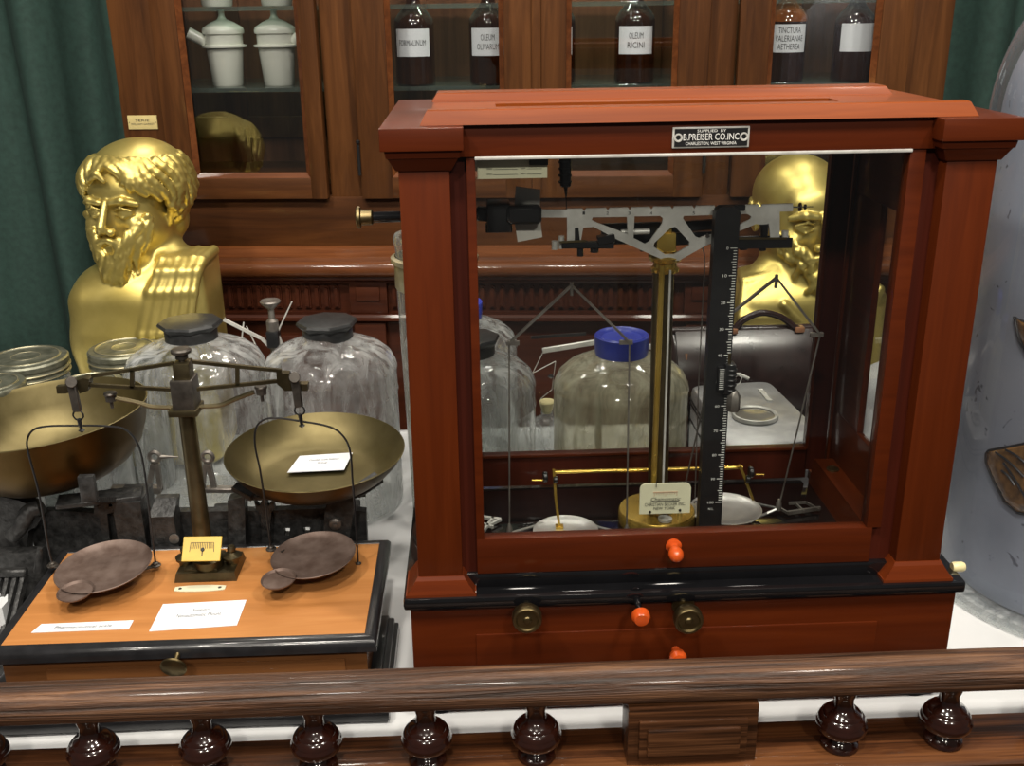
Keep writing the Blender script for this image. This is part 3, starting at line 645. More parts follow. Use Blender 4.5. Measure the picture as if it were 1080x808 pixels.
# magnetic damper at the left
mb = MB().box(*(lambda a, b: (a.x, b.x, .945, .975, b.z, a.z))(A(513, 212), A(538, 241)), .002).bar(A(534, 226, .948), A(571, 226, .948), .014, .017, bev=.003).bar(A(502, 225), A(516, 226), .010, .013, bev=.002).box(*(lambda a, b: (a.x, b.x, .955, .970, b.z, a.z))(A(512, 236), A(540, 243)), .001)
dp = put('damper_magnet', mb, 'black', ab)
def quad(mb, pts, Y, th=.0008): return mb.prism([(AY(*q, Y).x, AY(*q, Y).z) for q in pts], lambda u, v, t: Vector((u, t, v)), Y - th, Y + th)
mb = quad(MB(), [(544, 196.5), (570, 200), (569, 222), (542, 222)], .958); quad(mb, [(543, 236), (570, 233), (572, 250), (546, 255)], .958)
put('damper_vane', mb, 'vane', dp)
# rider rod from the top and control rod through the left wall
mb = MB(); mb.rod(A(596, 158), A(596.5, 197), .0058, .0050, 18, .001)
for k in range(5): mb.rod(A(596, 163 + 7 * k), A(596, 165 + 7 * k), .0062, None, 18)
mb.rod(A(596.5, 196), A(597, 207), .0022, .0008, 10).rod(A(597, 207), A(597.5, 222), .0005, None, 6)
put('rider_rod', mb, 'black', ab)
cr = put('control_rod', MB().rod(A(394, 229), A(505, 226), .0052, None, 20), 'blackgloss', ab)
put('rod_handle', MB().turn(A(376, 229.5), A(394, 229) - A(376, 229.5), [(0, 0), (.0092, 0), (.0100, .001), (.0100, .0035), (.0072, .0045), (.0072, .014), (.0062, .0152), (0, .0152)], 28), 'brass_dull', cr)
# scale bar (chainomatic column)
w = .0116
mb = MB(); tz, bz = .4905, .1405; cx = .2335
ol = [(-w, bz), (w, bz), (w, tz - .006), (w - .002, tz - .002), (w - .006, tz), (-w + .006, tz), (-w + .002, tz - .002), (-w, tz - .006)]
mb.prism([(cx + a, b) for a, b in ol], lambda u, v, t: Vector((u, t, v)), .944, .956)
rb = put('graduated_scale', mb, 'ruler', ab)
z0 = AY(758, 262, .944).z; z100 = AY(746, 530, .944).z
mb = MB(); X1 = cx + w - .0012
for i in range(101):
    z = z0 + (z100 - z0) * i / 100; L = .0062 if i % 10 == 0 else (.0046 if i % 5 == 0 else .0032)
    mb.box(X1 - L, X1, .9434, .9441, z - .00025, z + .00025)
put('graduations', mb, 'whiteink', rb)
mb = MB()
for i in range(11):
    z = z0 + (z100 - z0) * i / 10; s = str(i * 10); h = .0028; wd = .0021 * len(s)
    letter(mb, s, lambda u, v: Vector((u, .9436, v)), X1 - .0080 - wd, X1 - .0080, z - h / 2, z + h / 2)
letter(mb, 'N L', lambda u, v: Vector((u, .9436, v)), X1 - .013, X1 - .008, z100 - .0085, z100 - .006)
put('scale_numbers', mb, 'whiteink', rb)
vz0, vz1 = A(769, 415, .94), A(772, 384, .94)
mb = MB().box(vz0.x - .0055, vz0.x + .0045, .936, .950, vz0.z, vz1.z, .0008).box(vz0.x - .012, vz0.x - .004, .9395, .9435, vz0.z + .003, vz1.z - .003)
for k in range(5): mb.lathe([(.0052, 0), (.0058, .001), (.0052, .002)], (vz0.x + .001, .940, vz0.z + .003 + .0052 * k), 16, cap=True)
vn = put('vernier_slider', mb, 'black', ab)
mb = MB()
for i in range(11):
    z = vz0.z + .005 + (vz1.z - vz0.z - .01) * i / 10; mb.box(vz0.x - .0105, vz0.x - .006, .9388, .9394, z - .0002, z + .0002)
put('vernier_lines', mb, 'whiteink', vn)
put('slider_pin', MB().rod((vz0.x - .001, .943, vz1.z - .001), (vz0.x - .001, .943, vz1.z + .010), .0016, None, 10), 'brass_dull', vn)
wp = A(773, 433, .938); hp = A(773, 411, .938)
wt = put('hexagonal_weight', MB().lathe([(0, 0), (.0062, 0), (.0067, .001), (.0067, .0145), (.0035, .0205), (.0018, .0215), (0, .022)], wp, 6), 'dullsteel', ab)
put('weight_hook', MB().tube([wp + Vector((0, 0, .0215)), wp + Vector((.001, 0, .025)), wp + Vector((.0055, 0, .029)), wp + Vector((.0065, 0, .034)), wp + Vector((.003, 0, .037)), wp + Vector((-.003, 0, .0375))], .0006, 6), 'steel', wt)
# chain and pointer wire
mb = MB().tube([A(746, 246), A(745, 256), A(741, 262), A(743, 268), A(743, 285), A(737, 400), A(733, 525)], .0006, 6).rod(A(731, 254), A(746, 248), .0008, .0012, 8).lathe([(0, -.003), (.0028, 0), (0, .003)], A(746, 249), 12)
put('balance_chain', mb, 'dullsteel', ab)
# stirrups with pans
def stirrup(apex, aL, aR, fL, fR, panc, r, yaw_out, nm='stirrup'):
    mb = MB().bar(apex, aL, .002, .0045, (0, -1, 0)).bar(apex, aR, .002, .0045, (0, -1, 0))
    mb.box(aL.x - .003, aL.x + .010, aL.y - .0015, aL.y + .0015, aL.z - .002, aL.z + .0022).box(aR.x - .010, aR.x + .003, aR.y - .0015, aR.y + .0015, aR.z - .002, aR.z + .0022)
    mb.rod(aL, fL, .0009, None, 8).rod(aR, fR, .0009, None, 8)
    mb.rod(apex + Vector((0, 0, -.010)), apex + Vector((0, 0, .003)), .0018, None, 10)
    for ft in (fL, fR): mb.lathe([(0, -.001), (.0030, -.001), (.0030, .007), (.0012, .012), (0, .012)], ft, 14)
    s = put(nm, mb, 'dullsteel', ab)
    pm = MB().lathe([(0, .0005), (r * .55, .001), (r * .93, .003), (r, .0042), (r + .0012, .004), (r, .002), (r * .6, -.001), (0, -.001)], panc, 56)
    ax = (fR - fL).normalized()
    for ft, sg in ((fL, -1), (fR, 1)):
        for k in (-1, 1):
            side = Vector((-ax.y, ax.x, 0)) * k * r * .62
            pm.tube([panc + side * .9 + ax * sg * r * .72 + Vector((0, 0, .002)), panc + side * .45 + ax * sg * r * 1.12 + Vector((0, 0, .002)), ft + Vector((0, 0, .001))], .0016, 6)
    put('weighing_pan', pm, 'pansteel', s)
    return s
fl, fr_ = Vector((A(537, 554).x, .960, .152)), Vector((A(659, 556).x, .952, .151))
stirrup(A(603, 301), A(537, 362), A(664, 361), fl, fr_, Vector((.0875, .963, .149)), .033, 0)
fl, fr_ = Vector((A(718, 530, .985).x, .990, .158)), Vector((.318, .990, .156))
stirrup(A(819, 293), A(762, 338), A(865, 353), fl, fr_, Vector((.264, 1.000, .150)), .037, 0)
# pan arrest: brass rod with two drop arms
br = put('arrest_rod', MB().rod(A(583, 498, .99), A(783, 493, .99), .0020, None, 10), 'brass', ab)
put('arrest_arm', MB().bar(A(584, 495, .985), A(586, 525, .98), .0028, .0040, (0, 1, 0)).bar(A(586, 525, .98), A(590, 556, .975), .0028, .0036, (0, 1, 0)).box(*(lambda p: (p.x - .004, p.x + .004, p.y - .004, p.y + .004, p.z - .002, p.z + .002))(A(590, 556, .975))), 'brass', br)
put('arrest_arm', MB().bar(A(780, 491, .985), A(786, 505, .985), .0028, .0050, (0, 1, 0)).bar(A(785, 503, .985), A(794, 527, .99), .0026, .0034, (0, 1, 0)), 'brass', br)
mb = MB()
for px, py, sx in ((575, 503, 1), (586, 506, 1), (792, 498, 1), (789, 505, 1)):
    c = A(px, py, .982); mb.rod(c + Vector((-.0025, 0, 0)), c + Vector((.0025, 0, 0)), .0058 if px in (575, 792) else .004, None, 20, .001)
put('adjusting_nut', mb, 'black', br)
put('nut_pin', MB().rod(A(561, 506.5, .982), A(573, 506.5, .982), .0008, None, 6).rod(A(797, 500.5, .982), A(806, 500.5, .982), .0008, None, 6), 'brass', br)
# silver wire brackets on the floor
g = lambda px, py, z=.145: AZ(px, py, z)
mb = MB().bar(g(505, 545), g(528, 548), .004, .003).bar(g(520, 546), g(510, 560), .003, .003).bar(g(507, 552), g(520, 556), .003, .003).bar(g(528, 548), g(516, 554), .003, .003)
put('wire_bracket', mb, 'steel', ab)
mb = MB().bar(g(832, 531), g(850, 530), .0018, .003).bar(g(850, 530), g(864, 538), .0018, .003).bar(g(822, 536), g(831, 541), .0018, .003).bar(g(831, 541), g(865, 536), .003, .004).bar(g(840, 532), g(848, 540), .0018, .003)
put('wire_bracket', mb, 'dullsteel', ab)
# cream name plate on the base
p0, p1 = AY(674, 543, .950), AY(729, 509, .950)
x0, x1, za, zb = p0.x, p1.x, p0.z + .001, p1.z; rr = .006
out = [(x0, za), (x1, za)] + [(x1 - rr + rr * math.cos(a), zb - rr + rr * math.sin(a)) for a in [R(90) * i / 6 for i in range(7)]] + [(x0 + rr - rr * math.sin(a), zb - rr + rr * math.cos(a)) for a in [R(90) * i / 6 for i in range(7)]]
pp = put('index_plate', MB().prism(out, lambda u, v, t: Vector((u, t, v)), .949, .951), 'cream', ab)
f = lambda a, b: Vector((a, .9485, b)); W_ = x1 - x0; H_ = zb - za
mb = MB(); letter(mb, 'CHRISTIAN BECKER INC.', f, x0 + W_ * .10, x0 + W_ * .90, za + H_ * .27, za + H_ * .38); letter(mb, 'NEW YORK', f, x0 + W_ * .28, x0 + W_ * .70, za + H_ * .14, za + H_ * .24)
letter(mb, 'Chainomatic', f, x0 + W_ * .21, x0 + W_ * .79, za + H_ * .44, za + H_ * .56, .03); mb.box(x0 + W_ * .21, x0 + W_ * .77, .9484, .9488, za + H_ * .415, za + H_ * .43)
put('lettering', mb, 'ink', pp)
mb = MB().box(x0 + W_ * .26, x0 + W_ * .74, .9484, .9488, za + H_ * .72, za + H_ * .735)
for i in range(11): mb.box(x0 + W_ * (.28 + .044 * i), x0 + W_ * (.285 + .044 * i) + .0001, .9484, .9488, za + H_ * (.60 if i % 5 == 0 else .65), za + H_ * .73)
put('printed_scale', mb, 'redink', pp)
put('plate_screw', MB().turn((x0 + W_ * .21, .949, za + H_ * .07), (0, -1, 0), [(0, 0), (.0015, 0), (.0012, .001), (0, .0012)], 12).turn((x0 + W_ * .80, .949, za + H_ * .10), (0, -1, 0), [(0, 0), (.0015, 0), (.0012, .001), (0, .0012)], 12).rod((.1775, .9475, zb - .003), (.1775, .9475, zb + .004), .0004, None, 6), 'black', pp)
# side lever and peg on the right
lv = AY(1003, 600, .92)
put('side_dial', MB().turn((.450, .925, .150), (1, 0, 0), [(0, 0), (.026, 0), (.027, .001), (.027, .005), (.026, .006), (0, .006)], 48), 'blackgloss', ab)
put('ivory_peg', MB().turn((.462, .885, .141), (1, 0, 0), [(0, 0), (.0045, 0), (.0052, .002), (.0052, .010), (.004, .0125), (0, .013)], 20), 'ivory', ab)
# ------------------------------------------------------------------ glass storage jars
def jar(name, c, r, h, label, lid, glassmat='jarglass', group=None, chip=False):
    """h = height to the lid's top"""
    t = thing(name, label, 'jar', c, 0, group)
    hb = h - .042; sh = hb - .022
    pr = [(0, .006), (r * .80, .004), (r * .93, 0), (r * .985, .004), (r, .012), (r * .985, .022), (r, .032), (r, sh * .80), (r * 1.012, sh * .815), (r, sh * .83), (r, sh * .955), (r * 1.012, sh * .97), (r * .995, sh), (r * .93, hb - .010), (r * .80, hb), (r * .60, hb + .008), (r * .44, hb + .013), (r * .375, hb + .016), (r * .35, hb + .019), (r * .35, hb + .022), (r * .365, hb + .024), (r * .35, hb + .026), (r * .35, hb + .034)]
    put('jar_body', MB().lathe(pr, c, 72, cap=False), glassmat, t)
    z = hb + .015
    if lid == 'black':
        k = put('octagonal_lid', MB().lathe([(r * .35, h), (r * .44, h - .002), (r * .460, h - .005), (r * .452, h - .007), (r * .385, h - .013), (r * .37, h - .014), (0, h - .014)], c, 8, Matrix.Rotation(R(12), 4, 'Z')).lathe([(0, h - .0005), (r * .355, h)], c, 8, Matrix.Rotation(R(12), 4, 'Z'), cap=False), 'bakelite', t)
        mb = MB().lathe([(r * .365, h - .012), (r * .372, h - .013), (r * .372, h - .020), (r * .372, h - .026), (r * .372, z + .002), (r * .362, z)], c, 64, cap=False)
        if chip:
            for v in mb.bm.verts:
                if v.co.z < c.z + h - .021:
                    a = math.degrees(math.atan2(v.co.y - c.y, v.co.x - c.x)); d = max(0, 1 - max(0, (a + 88) / 22)) if a < -55 else 0
                    if a > 140: d = 1
                    v.co.z += min(1, d) * (h - .021 - (v.co.z - c.z)) * .95
        put('lid_skirt', mb, 'bakelite', k)
    else:
        k = put('round_cap', MB().lathe([(0, h - .004), (r * .29, h - .004), (r * .33, h - .001), (r * .37, h), (r * .40, h - .002), (r * .405, h - .006), (r * .39, z + .003), (r * .38, z), (0, z)], c, 64), 'blue', t)
    return t
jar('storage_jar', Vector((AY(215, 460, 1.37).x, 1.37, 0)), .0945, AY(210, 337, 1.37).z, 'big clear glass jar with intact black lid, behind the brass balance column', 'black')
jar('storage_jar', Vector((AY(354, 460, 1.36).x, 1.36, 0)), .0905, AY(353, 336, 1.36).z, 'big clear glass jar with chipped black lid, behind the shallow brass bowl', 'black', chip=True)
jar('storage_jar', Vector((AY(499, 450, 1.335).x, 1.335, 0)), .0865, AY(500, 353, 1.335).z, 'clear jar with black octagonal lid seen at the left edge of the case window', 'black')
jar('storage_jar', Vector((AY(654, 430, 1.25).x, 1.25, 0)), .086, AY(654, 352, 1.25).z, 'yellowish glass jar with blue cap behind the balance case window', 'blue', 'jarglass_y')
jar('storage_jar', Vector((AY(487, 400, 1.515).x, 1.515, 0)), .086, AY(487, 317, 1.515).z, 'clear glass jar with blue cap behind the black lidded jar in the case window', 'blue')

# preserve jars with screw lids at the left
def lidjar(px, py, z, r, label, rim='pewter', seam=True):
    p = AZ(px, py, z); c = Vector((p.x, p.y, 0)); t = thing('screw_lid_jar', label, 'jar', c, 0, 'screw lid jars behind the deep brass pot')
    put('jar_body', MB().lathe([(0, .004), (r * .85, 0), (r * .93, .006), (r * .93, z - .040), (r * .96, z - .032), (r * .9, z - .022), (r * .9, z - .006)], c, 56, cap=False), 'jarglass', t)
    l = put('screw_lid', MB().lathe([(0, z), (r * .30, z), (r * .32, z + .0007), (r * .36, z + .0007), (r * .38, z), (r * .74, z), (r * .76, z + .0010), (r * .80, z + .0010), (r * .82, z), (r * .96, z - .0005), (r, z - .003), (r, z - .009), (r * .965, z - .010), (r * .965, z - .0125), (r, z - .0135), (r, z - .0165), (r * .965, z - .018), (r * .965, z - .020), (r * .99, z - .021), (r * .99, z - .024), (r * .9, z - .024)], c, 72), 'pewter', t)
    m = MB()
    for rr, zz, th in ((r * 1.0, z - .0148, .0011), (r * .995, z - .0225, .0009), (r * .78, z + .0008, .0007), (r * .34, z + .0005, .0005)):
        m.tube([c + Vector((rr * math.cos(a), rr * math.sin(a), zz)) for a in [2 * math.pi * i / 64 for i in range(64)]], th, 6, True)
    put('lid_ring', m, rim if rim != 'pewter' else 'lidrim', l); return t
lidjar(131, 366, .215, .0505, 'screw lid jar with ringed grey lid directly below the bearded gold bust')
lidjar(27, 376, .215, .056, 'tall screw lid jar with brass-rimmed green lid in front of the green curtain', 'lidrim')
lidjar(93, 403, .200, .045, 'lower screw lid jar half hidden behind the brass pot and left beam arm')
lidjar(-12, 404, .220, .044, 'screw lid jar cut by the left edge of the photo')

# tall glass percolator behind the left post of the case
pc = Vector((-.046, 1.180, 0)); t = thing('glass_percolator', 'tall narrow glass percolator tube with brass collar behind the left case post', 'glass vessel', pc)
zt = AY(430, 247, 1.18).z
put('tube', MB().lathe([(0, 0), (.040, 0), (.041, .004), (.038, .02), (.0405, .15), (.0455, zt - .055)], pc, 64, cap=False), 'tubeglass', t)
put('mouth', MB().lathe([(.0440, zt - .03), (.0455, zt - .012), (.0470, zt - .004), (.045, zt), (.040, zt - .002), (.040, zt - .01)], pc, 64, cap=False), 'tubeglass', t)
put('collar', MB().lathe([(.0455, zt - .062), (.0468, zt - .060), (.0468, zt - .033), (.0505, zt - .031), (.0505, zt - .026), (.046, zt - .024)], pc, 64, cap=False), 'lidrim', t)

# ------------------------------------------------------------------ apothecary balance on its wooden drawer box
tb = thing('apothecary_balance', 'brass apothecary balance with hanging pans on an orange wooden drawer box', 'balance', (-.30, .99, 0))
X0, X1, YA, YB, ZT_ = -.489, -.107, .884, 1.092, .080
put('plinth', MB().box(-.508, -.096, .860, 1.02, .001, .012, .002).box(-.503, -.100, .865, 1.018, .012, .020, .003).box(-.497, -.106, .871, 1.015, .020, .025, .002), 'ebony', tb)
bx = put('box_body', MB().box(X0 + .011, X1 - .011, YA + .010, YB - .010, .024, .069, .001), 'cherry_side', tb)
dm = MB().box(-.436, -.140, .8918, .8945, .030, .0535, .0008); dr = put('drawer', dm, 'cherry_side', bx)
kp = AY(182, 708, .868); mb = MB().turn((kp.x + .002, .892, kp.z + .010), Vector((-.05, -1, -.30)), [(0, 0), (.004, 0), (.003, .002), (.0026, .014), (.0036, .020), (.0115, .0215), (.0128, .0225), (.0128, .0245), (.0115, .0255), (0, .026)], 32)
put('drawer_knob', mb, 'brass_dull', dr)
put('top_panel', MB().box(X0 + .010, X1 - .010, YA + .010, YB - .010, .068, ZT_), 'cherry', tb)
def mould(x0, x1, y0, y1, z0, z1, w):
    m = MB(); pf = [(0, 0), (-.001, .3), (0, .62), (.25, .92), (.5, 1), (.92, 1), (1, .93), (1, 0)]
    n = len(pf); ring = []
    for (sx, sy) in ((0, 0), (1, 0), (1, 1), (0, 1)):
        ring.append([m.bm.verts.new(((x0 + a * w) if sx == 0 else (x1 - a * w), (y0 + a * w) if sy == 0 else (y1 - a * w), z0 + b * (z1 - z0))) for a, b in pf])
    for i in range(4):
        A_, B_ = ring[i], ring[(i + 1) % 4]
        for k in range(n): m.bm.faces.new((A_[k], B_[k], B_[(k + 1) % n], A_[(k + 1) % n]))
    return m
put('edge_moulding', mould(X0, X1, YA, YB, .0665, ZT_ + .0008, .0125), 'ebony', tb)
# base block, thumb nuts, column
g = lambda px, py, z=ZT_: AZ(px, py, z)
q0, q1 = g(184, 615), g(250, 612)
bb = put('base_block', MB().frustum((q0.x, q1.x, q0.y, q0.y + .050), (q0.x + .002, q1.x - .002, q0.y + .002, q0.y + .048), ZT_, ZT_ + .010), 'brass_old', tb)
YC = q0.y + .026; cx = (q0.x + q1.x) / 2
put('collar', MB().lathe([(0, ZT_ + .01), (.0165, ZT_ + .01), (.0165, ZT_ + .019), (.014, ZT_ + .021), (0, ZT_ + .021)], (cx, YC - .006, 0), 40), 'brass_old', bb)
for s in (-1, 1):
    put('thumb_nut', MB().lathe([(0, 0), (.0075, 0), (.0075, .004), (.0105, .006), (.0110, .009), (.0075, .0105), (.004, .013), (.0045, .015), (.0048, .0175), (.0035, .0205), (0, .0215)], (cx + s * .0255, YC - .002, ZT_ + .010), 28), 'brass_old', bb)
cbp = Vector((AY(216, 585, 1.035).x, 1.035, ZT_ + .008)); ctp = AY(198, 432, 1.035)
cl = put('column', MB().rod(cbp, Vector((cbp.x, 1.035, ctp.z)), .0100, .0085, 36), 'brass_old', tb)
put('column_shoe', MB().box(cbp.x - .018, cbp.x + .018, 1.012, 1.055, ZT_, ZT_ + .012, .001), 'brass_old', cl)
# dial plate, tilted toward the viewer
d0 = AY(213, 579, 1.003); dw, dh = .0205, .0135
T = Matrix.Translation(d0) @ Matrix.Rotation(R(-42), 4, 'X') @ Matrix.Rotation(R(1), 4, 'Y')
dp = put('dial_plate', MB().box(-dw, dw, -.001, .001, -dh, dh, .0004, 1, T), plain('yellow_brass_dial', (.62, .42, .06), .4, .08, 60), tb)
mb = MB(); f = lambda a, b: T @ Vector((a, -.0013, b))
for i in range(15):
    x = -.012 + .0245 * i / 14; L = .010 if i in (0, 14) else .0065
    mb.raw([f(x - .0003, .0065), f(x + .0003, .0065), f(x * 1.06 + .0003, .0065 - L), f(x * 1.06 - .0003, .0065 - L)], [(0, 1, 2, 3)])
mb.raw([f(-.012, .0065), f(.0125, .0065), f(.0125, .0069), f(-.012, .0069)], [(0, 1, 2, 3)])
mb.turn(f(.001, -.001), T.to_3x3() @ Vector((0, -1, 0)), [(.0022, 0), (.0018, .001), (0, .0012)], 12)
mb.raw([f(.0004, -.002), f(.0014, -.002), f(.0014, -.008), f(.0004, -.008)], [(0, 1, 2, 3)])
put('dial_marks', mb, 'ink', dp)
# oval ivory plate
o0, o1 = g(184, 622.5), g(238, 620); oc = (o0 + o1) / 2; hl = (o1 - o0).length / 2
ov = put('oval_plate', MB().prism([(oc.x + hl * (max(-1, min(1, 1.25 * math.cos(a)))) * (1 if abs(math.cos(a)) < .8 else 1), oc.y + .0062 * math.sin(a)) for a in [2 * math.pi * i / 32 for i in range(32)]], lambda u, v, t: Vector((u, v, t)), ZT_ + .0002, ZT_ + .0012), 'cream', bx)
mb = MB()
for s in (-1, 1): mb.lathe([(.0020, 0), (.0014, .0006), (0, .0008)], (oc.x + s * hl * .78, oc.y, ZT_ + .0012), 12)
put('plate_screw', mb, 'ink', ov)
# head block, beam
YM2 = 1.035; A = lambda px, py, Y=YM2: AY(px, py, Y)
def pxbox(a, b, y0, y1, bev=.001): return MB().box(min(a.x, b.x), max(a.x, b.x), y0, y1, min(a.z, b.z), max(a.z, b.z), bev)
hd = put('head_block', pxbox(A(182, 398), A(209, 428), YM2 - .014, YM2 + .014), 'gunmetal', tb)
put('head_flange', pxbox(A(181, 428.5), A(212, 434), YM2 - .016, YM2 + .016), 'brass_old', hd)
ub = put('upper_block', pxbox(A(184, 381), A(203, 398), YM2 - .010, YM2 + .010), 'brass_old', hd)
kz = A(191, 372); put('thumb_screw', MB().lathe([(.0035, -.010), (.0035, -.007), (.0065, -.006), (.0065, -.003), (.0045, -.001), (.010, 0), (.0105, .001), (.0105, .003), (.009, .0045), (0, .005)], (kz.x, YM2, kz.z), 32), 'gunmetal', hd)
bh = .0035
mb = MB()
for a, b in (((183, 383), (97, 396.5)), ((182, 411), (95, 406)), ((203, 381.5), (297, 391)), ((208, 410.5), (297, 401.5))):
    mb.bar(A(*a, YM2 - .008), A(*b, YM2 - .008), .004, bh)
mb.bar(A(139.5, 390, YM2 - .008), A(139.5, 409, YM2 - .008), .004, .004, (1, 0, 0)).bar(A(250.5, 387, YM2 - .008), A(250.5, 406, YM2 - .008), .004, .004, (1, 0, 0))
beam = put('beam', mb, 'brass_old', tb)
def xz(p): v = A(*p); return (v.x, v.z)
for pl_, y0_, y1_ in ((((76, 400), (92, 395), (98, 396), (97, 408), (88, 411), (86, 404)), -.012, .002), (((293, 390), (306, 391), (311, 402), (326, 402), (326, 409), (302, 409), (294, 402)), -.010, 0)):
    mb = MB().prism([xz(p) for p in pl_], lambda u, v, t: Vector((u, t, v)), YM2 + y0_, YM2 + y1_)
    if y1_: mb.prism([xz(p) for p in ((62, 405), (76, 404), (88, 408), (72, 412.5), (63, 412.5))], lambda u, v, t: Vector((u, t, v)), YM2 - .008, YM2 - .002)
    put('beam_end', mb, 'brass_old', beam)
for a, b, kx in (((75, 403), (82, 434), 75), ((310.5, 398), (315.5, 429), 310.5)):
    mb = MB().bar(A(*a, YM2 - .015), A(*b, YM2 - .015), .006, .0085, (1, 0, 0), .001).rod(A(a[0], a[1], YM2 - .021), A(a[0], a[1], YM2 + .004), .0058, None, 20, .0006)
    hk = put('hanger_link', mb, 'gunmetal', beam)
    c = A(b[0] + .5, b[1] + 4, YM2 - .015)
    put('hook_ring', MB().tube([c + Vector((.0052 * math.cos(t_), 0, .0052 * math.sin(t_))) for t_ in [2 * math.pi * i / 24 for i in range(24)]], .0009, 6, True).rod(c + Vector((0, 0, -.004)), c + Vector((.001, 0, -.017)), .0024, .0016, 10).lathe([(0, -.003), (.0034, 0), (0, .003)], c + Vector((.001, 0, -.017)), 14), 'black', hk)
# rest arms under the beam
def smooth(pts, n=6):
    P = [Vector(p) for p in pts]; out = []
    for i in range(len(P) - 1):
        p0, p1, p2, p3 = P[max(i - 1, 0)], P[i], P[i + 1], P[min(i + 2, len(P) - 1)]
        for k in range(n):
            t_ = k / n; out.append(.5 * ((2 * p1) + (-p0 + p2) * t_ + (2 * p0 - 5 * p1 + 4 * p2 - p3) * t_ ** 2 + (-p0 + 3 * p1 - 3 * p2 + p3) * t_ ** 3))
    return out + [P[-1]]
mb = MB().tube(smooth([A(183, 430), A(160, 429), A(145, 424.5), A(122, 420)]), .0026, 8).tube(smooth([A(211, 429), A(232, 427.5), A(248, 421), A(268, 413.5)]), .0026, 8)
ra = put('rest_arm', mb, 'brass_old', tb)
for px, py in ((116.5, 418), (275.5, 411)):
    c = A(px, py); put('rest_screw', MB().lathe([(0, -.014), (.0018, -.013), (.0018, -.005), (.0055, -.005), (.0055, .001), (.0065, .0015), (.0068, .003), (.006, .0045), (0, .005)], c, 20), 'gunmetal', ra)
# bows and pans
def bow(pts, fl, fr2, hook):
    mb = MB().tube(smooth([A(*p) if len(p) == 2 else A(*p) for p in pts], 8), .00115, 8)
    return mb
for pts, fp, pcn, lipc, rad in (([(55, 594), (50, 572), (41, 520), (30, 478), (29, 463), (36, 453), (52, 449.5), (82, 449), (112, 449.5), (132, 453), (145, 468), (152, 495), (158, 545), (164, 594)], ((55, 597), (164, 597)), (110, 600), (80, 625), .0500),
                          ([(286, 578), (282, 550), (275, 500), (269, 470), (270, 452), (278, 443), (292, 441), (315, 444), (345, 449.5), (360, 458), (369, 475), (372, 510), (375, 550), (377.5, 594)], ((286, 580), (378, 597)), (331, 588), (294, 612), .0455)):
    b = put('pan_bow', bow(pts, 0, 0, 0), 'black', tb)
    c = AZ(*pcn, .102)
    T2 = Matrix.Rotation(R(4), 4, 'X') @ Matrix.Rotation(R(-3), 4, 'Y')
    mb = MB().lathe([(0, 0), (rad * .82, 0), (rad * .93, .0022), (rad, .0048), (rad + .0006, .0042), (rad * .94, .0008), (rad * .82, -.0014), (0, -.0014)], c, 64, T2)
    l = AZ(*lipc, .100); mb.lathe([(0, 0), (.0165, .0005), (.0185, .0028), (.0188, .0018), (.0165, -.001), (0, -.0012)], l, 36, T2)
    
    pn = put('weighing_pan', mb, 'panmetal', b)
    for fx, fy in fp:
        mb = MB(); ft = AY(fx, fy - 2, YM2); mb.lathe([(0, -.002), (.0058, -.002), (.0058, -.0008), (.0035, 0), (.0035, .0015), (.0012, .003), (0, .003)], ft, 20)
        dd = (c - ft); dd.z = 0; dd.normalize(); mb.bar(ft + Vector((0, 0, -.002)), ft + dd * .016 + Vector((0, 0, -.001)), .006, .0012)
        put('pan_lug', mb, 'gunmetal', b)
# cards on the box
def card(name, corners, z, label, lines, cat='card', tilt=0, ink='greyink'):
    P = [AZ(*c, z) for c in corners]   # order: back-left, back-right, front-right, front-left
    mb = MB(); mb.raw([p + Vector((0, 0, .0002)) for p in P] + [p + Vector((0, 0, .0009)) for p in P], [(0, 1, 2, 3), (7, 6, 5, 4), (0, 4, 5, 1), (1, 5, 6, 2), (2, 6, 7, 3), (3, 7, 4, 0)])
    t = put(name, mb, 'paper', label=label, cat=cat)
    def f(u, v): return (P[3] * (1 - u) + P[2] * u) * (1 - v) + (P[0] * (1 - u) + P[1] * u) * v + Vector((0, 0, .0013))
    m2 = MB()
    for s, u0, u1, v0, v1 in lines: letter(m2, s, f, u0, u1, v0, v1)
    put('lettering', m2, ink, t); return t
card('paper_strip', [(44, 659), (141, 655), (136, 664), (33, 668)], ZT_, 'long narrow white paper strip at the front left of the wooden box', [('Pharmaceutical scale', .20, .80, .30, .62)])
card('paper_card', [(172, 638), (260, 633.5), (250, 660), (157.5, 666.5)], ZT_, 'white rectangular paper card on the front middle of the wooden box', [('Support', .40, .60, .62, .74), ('Nonautomatic Mount', .24, .76, .42, .56)])

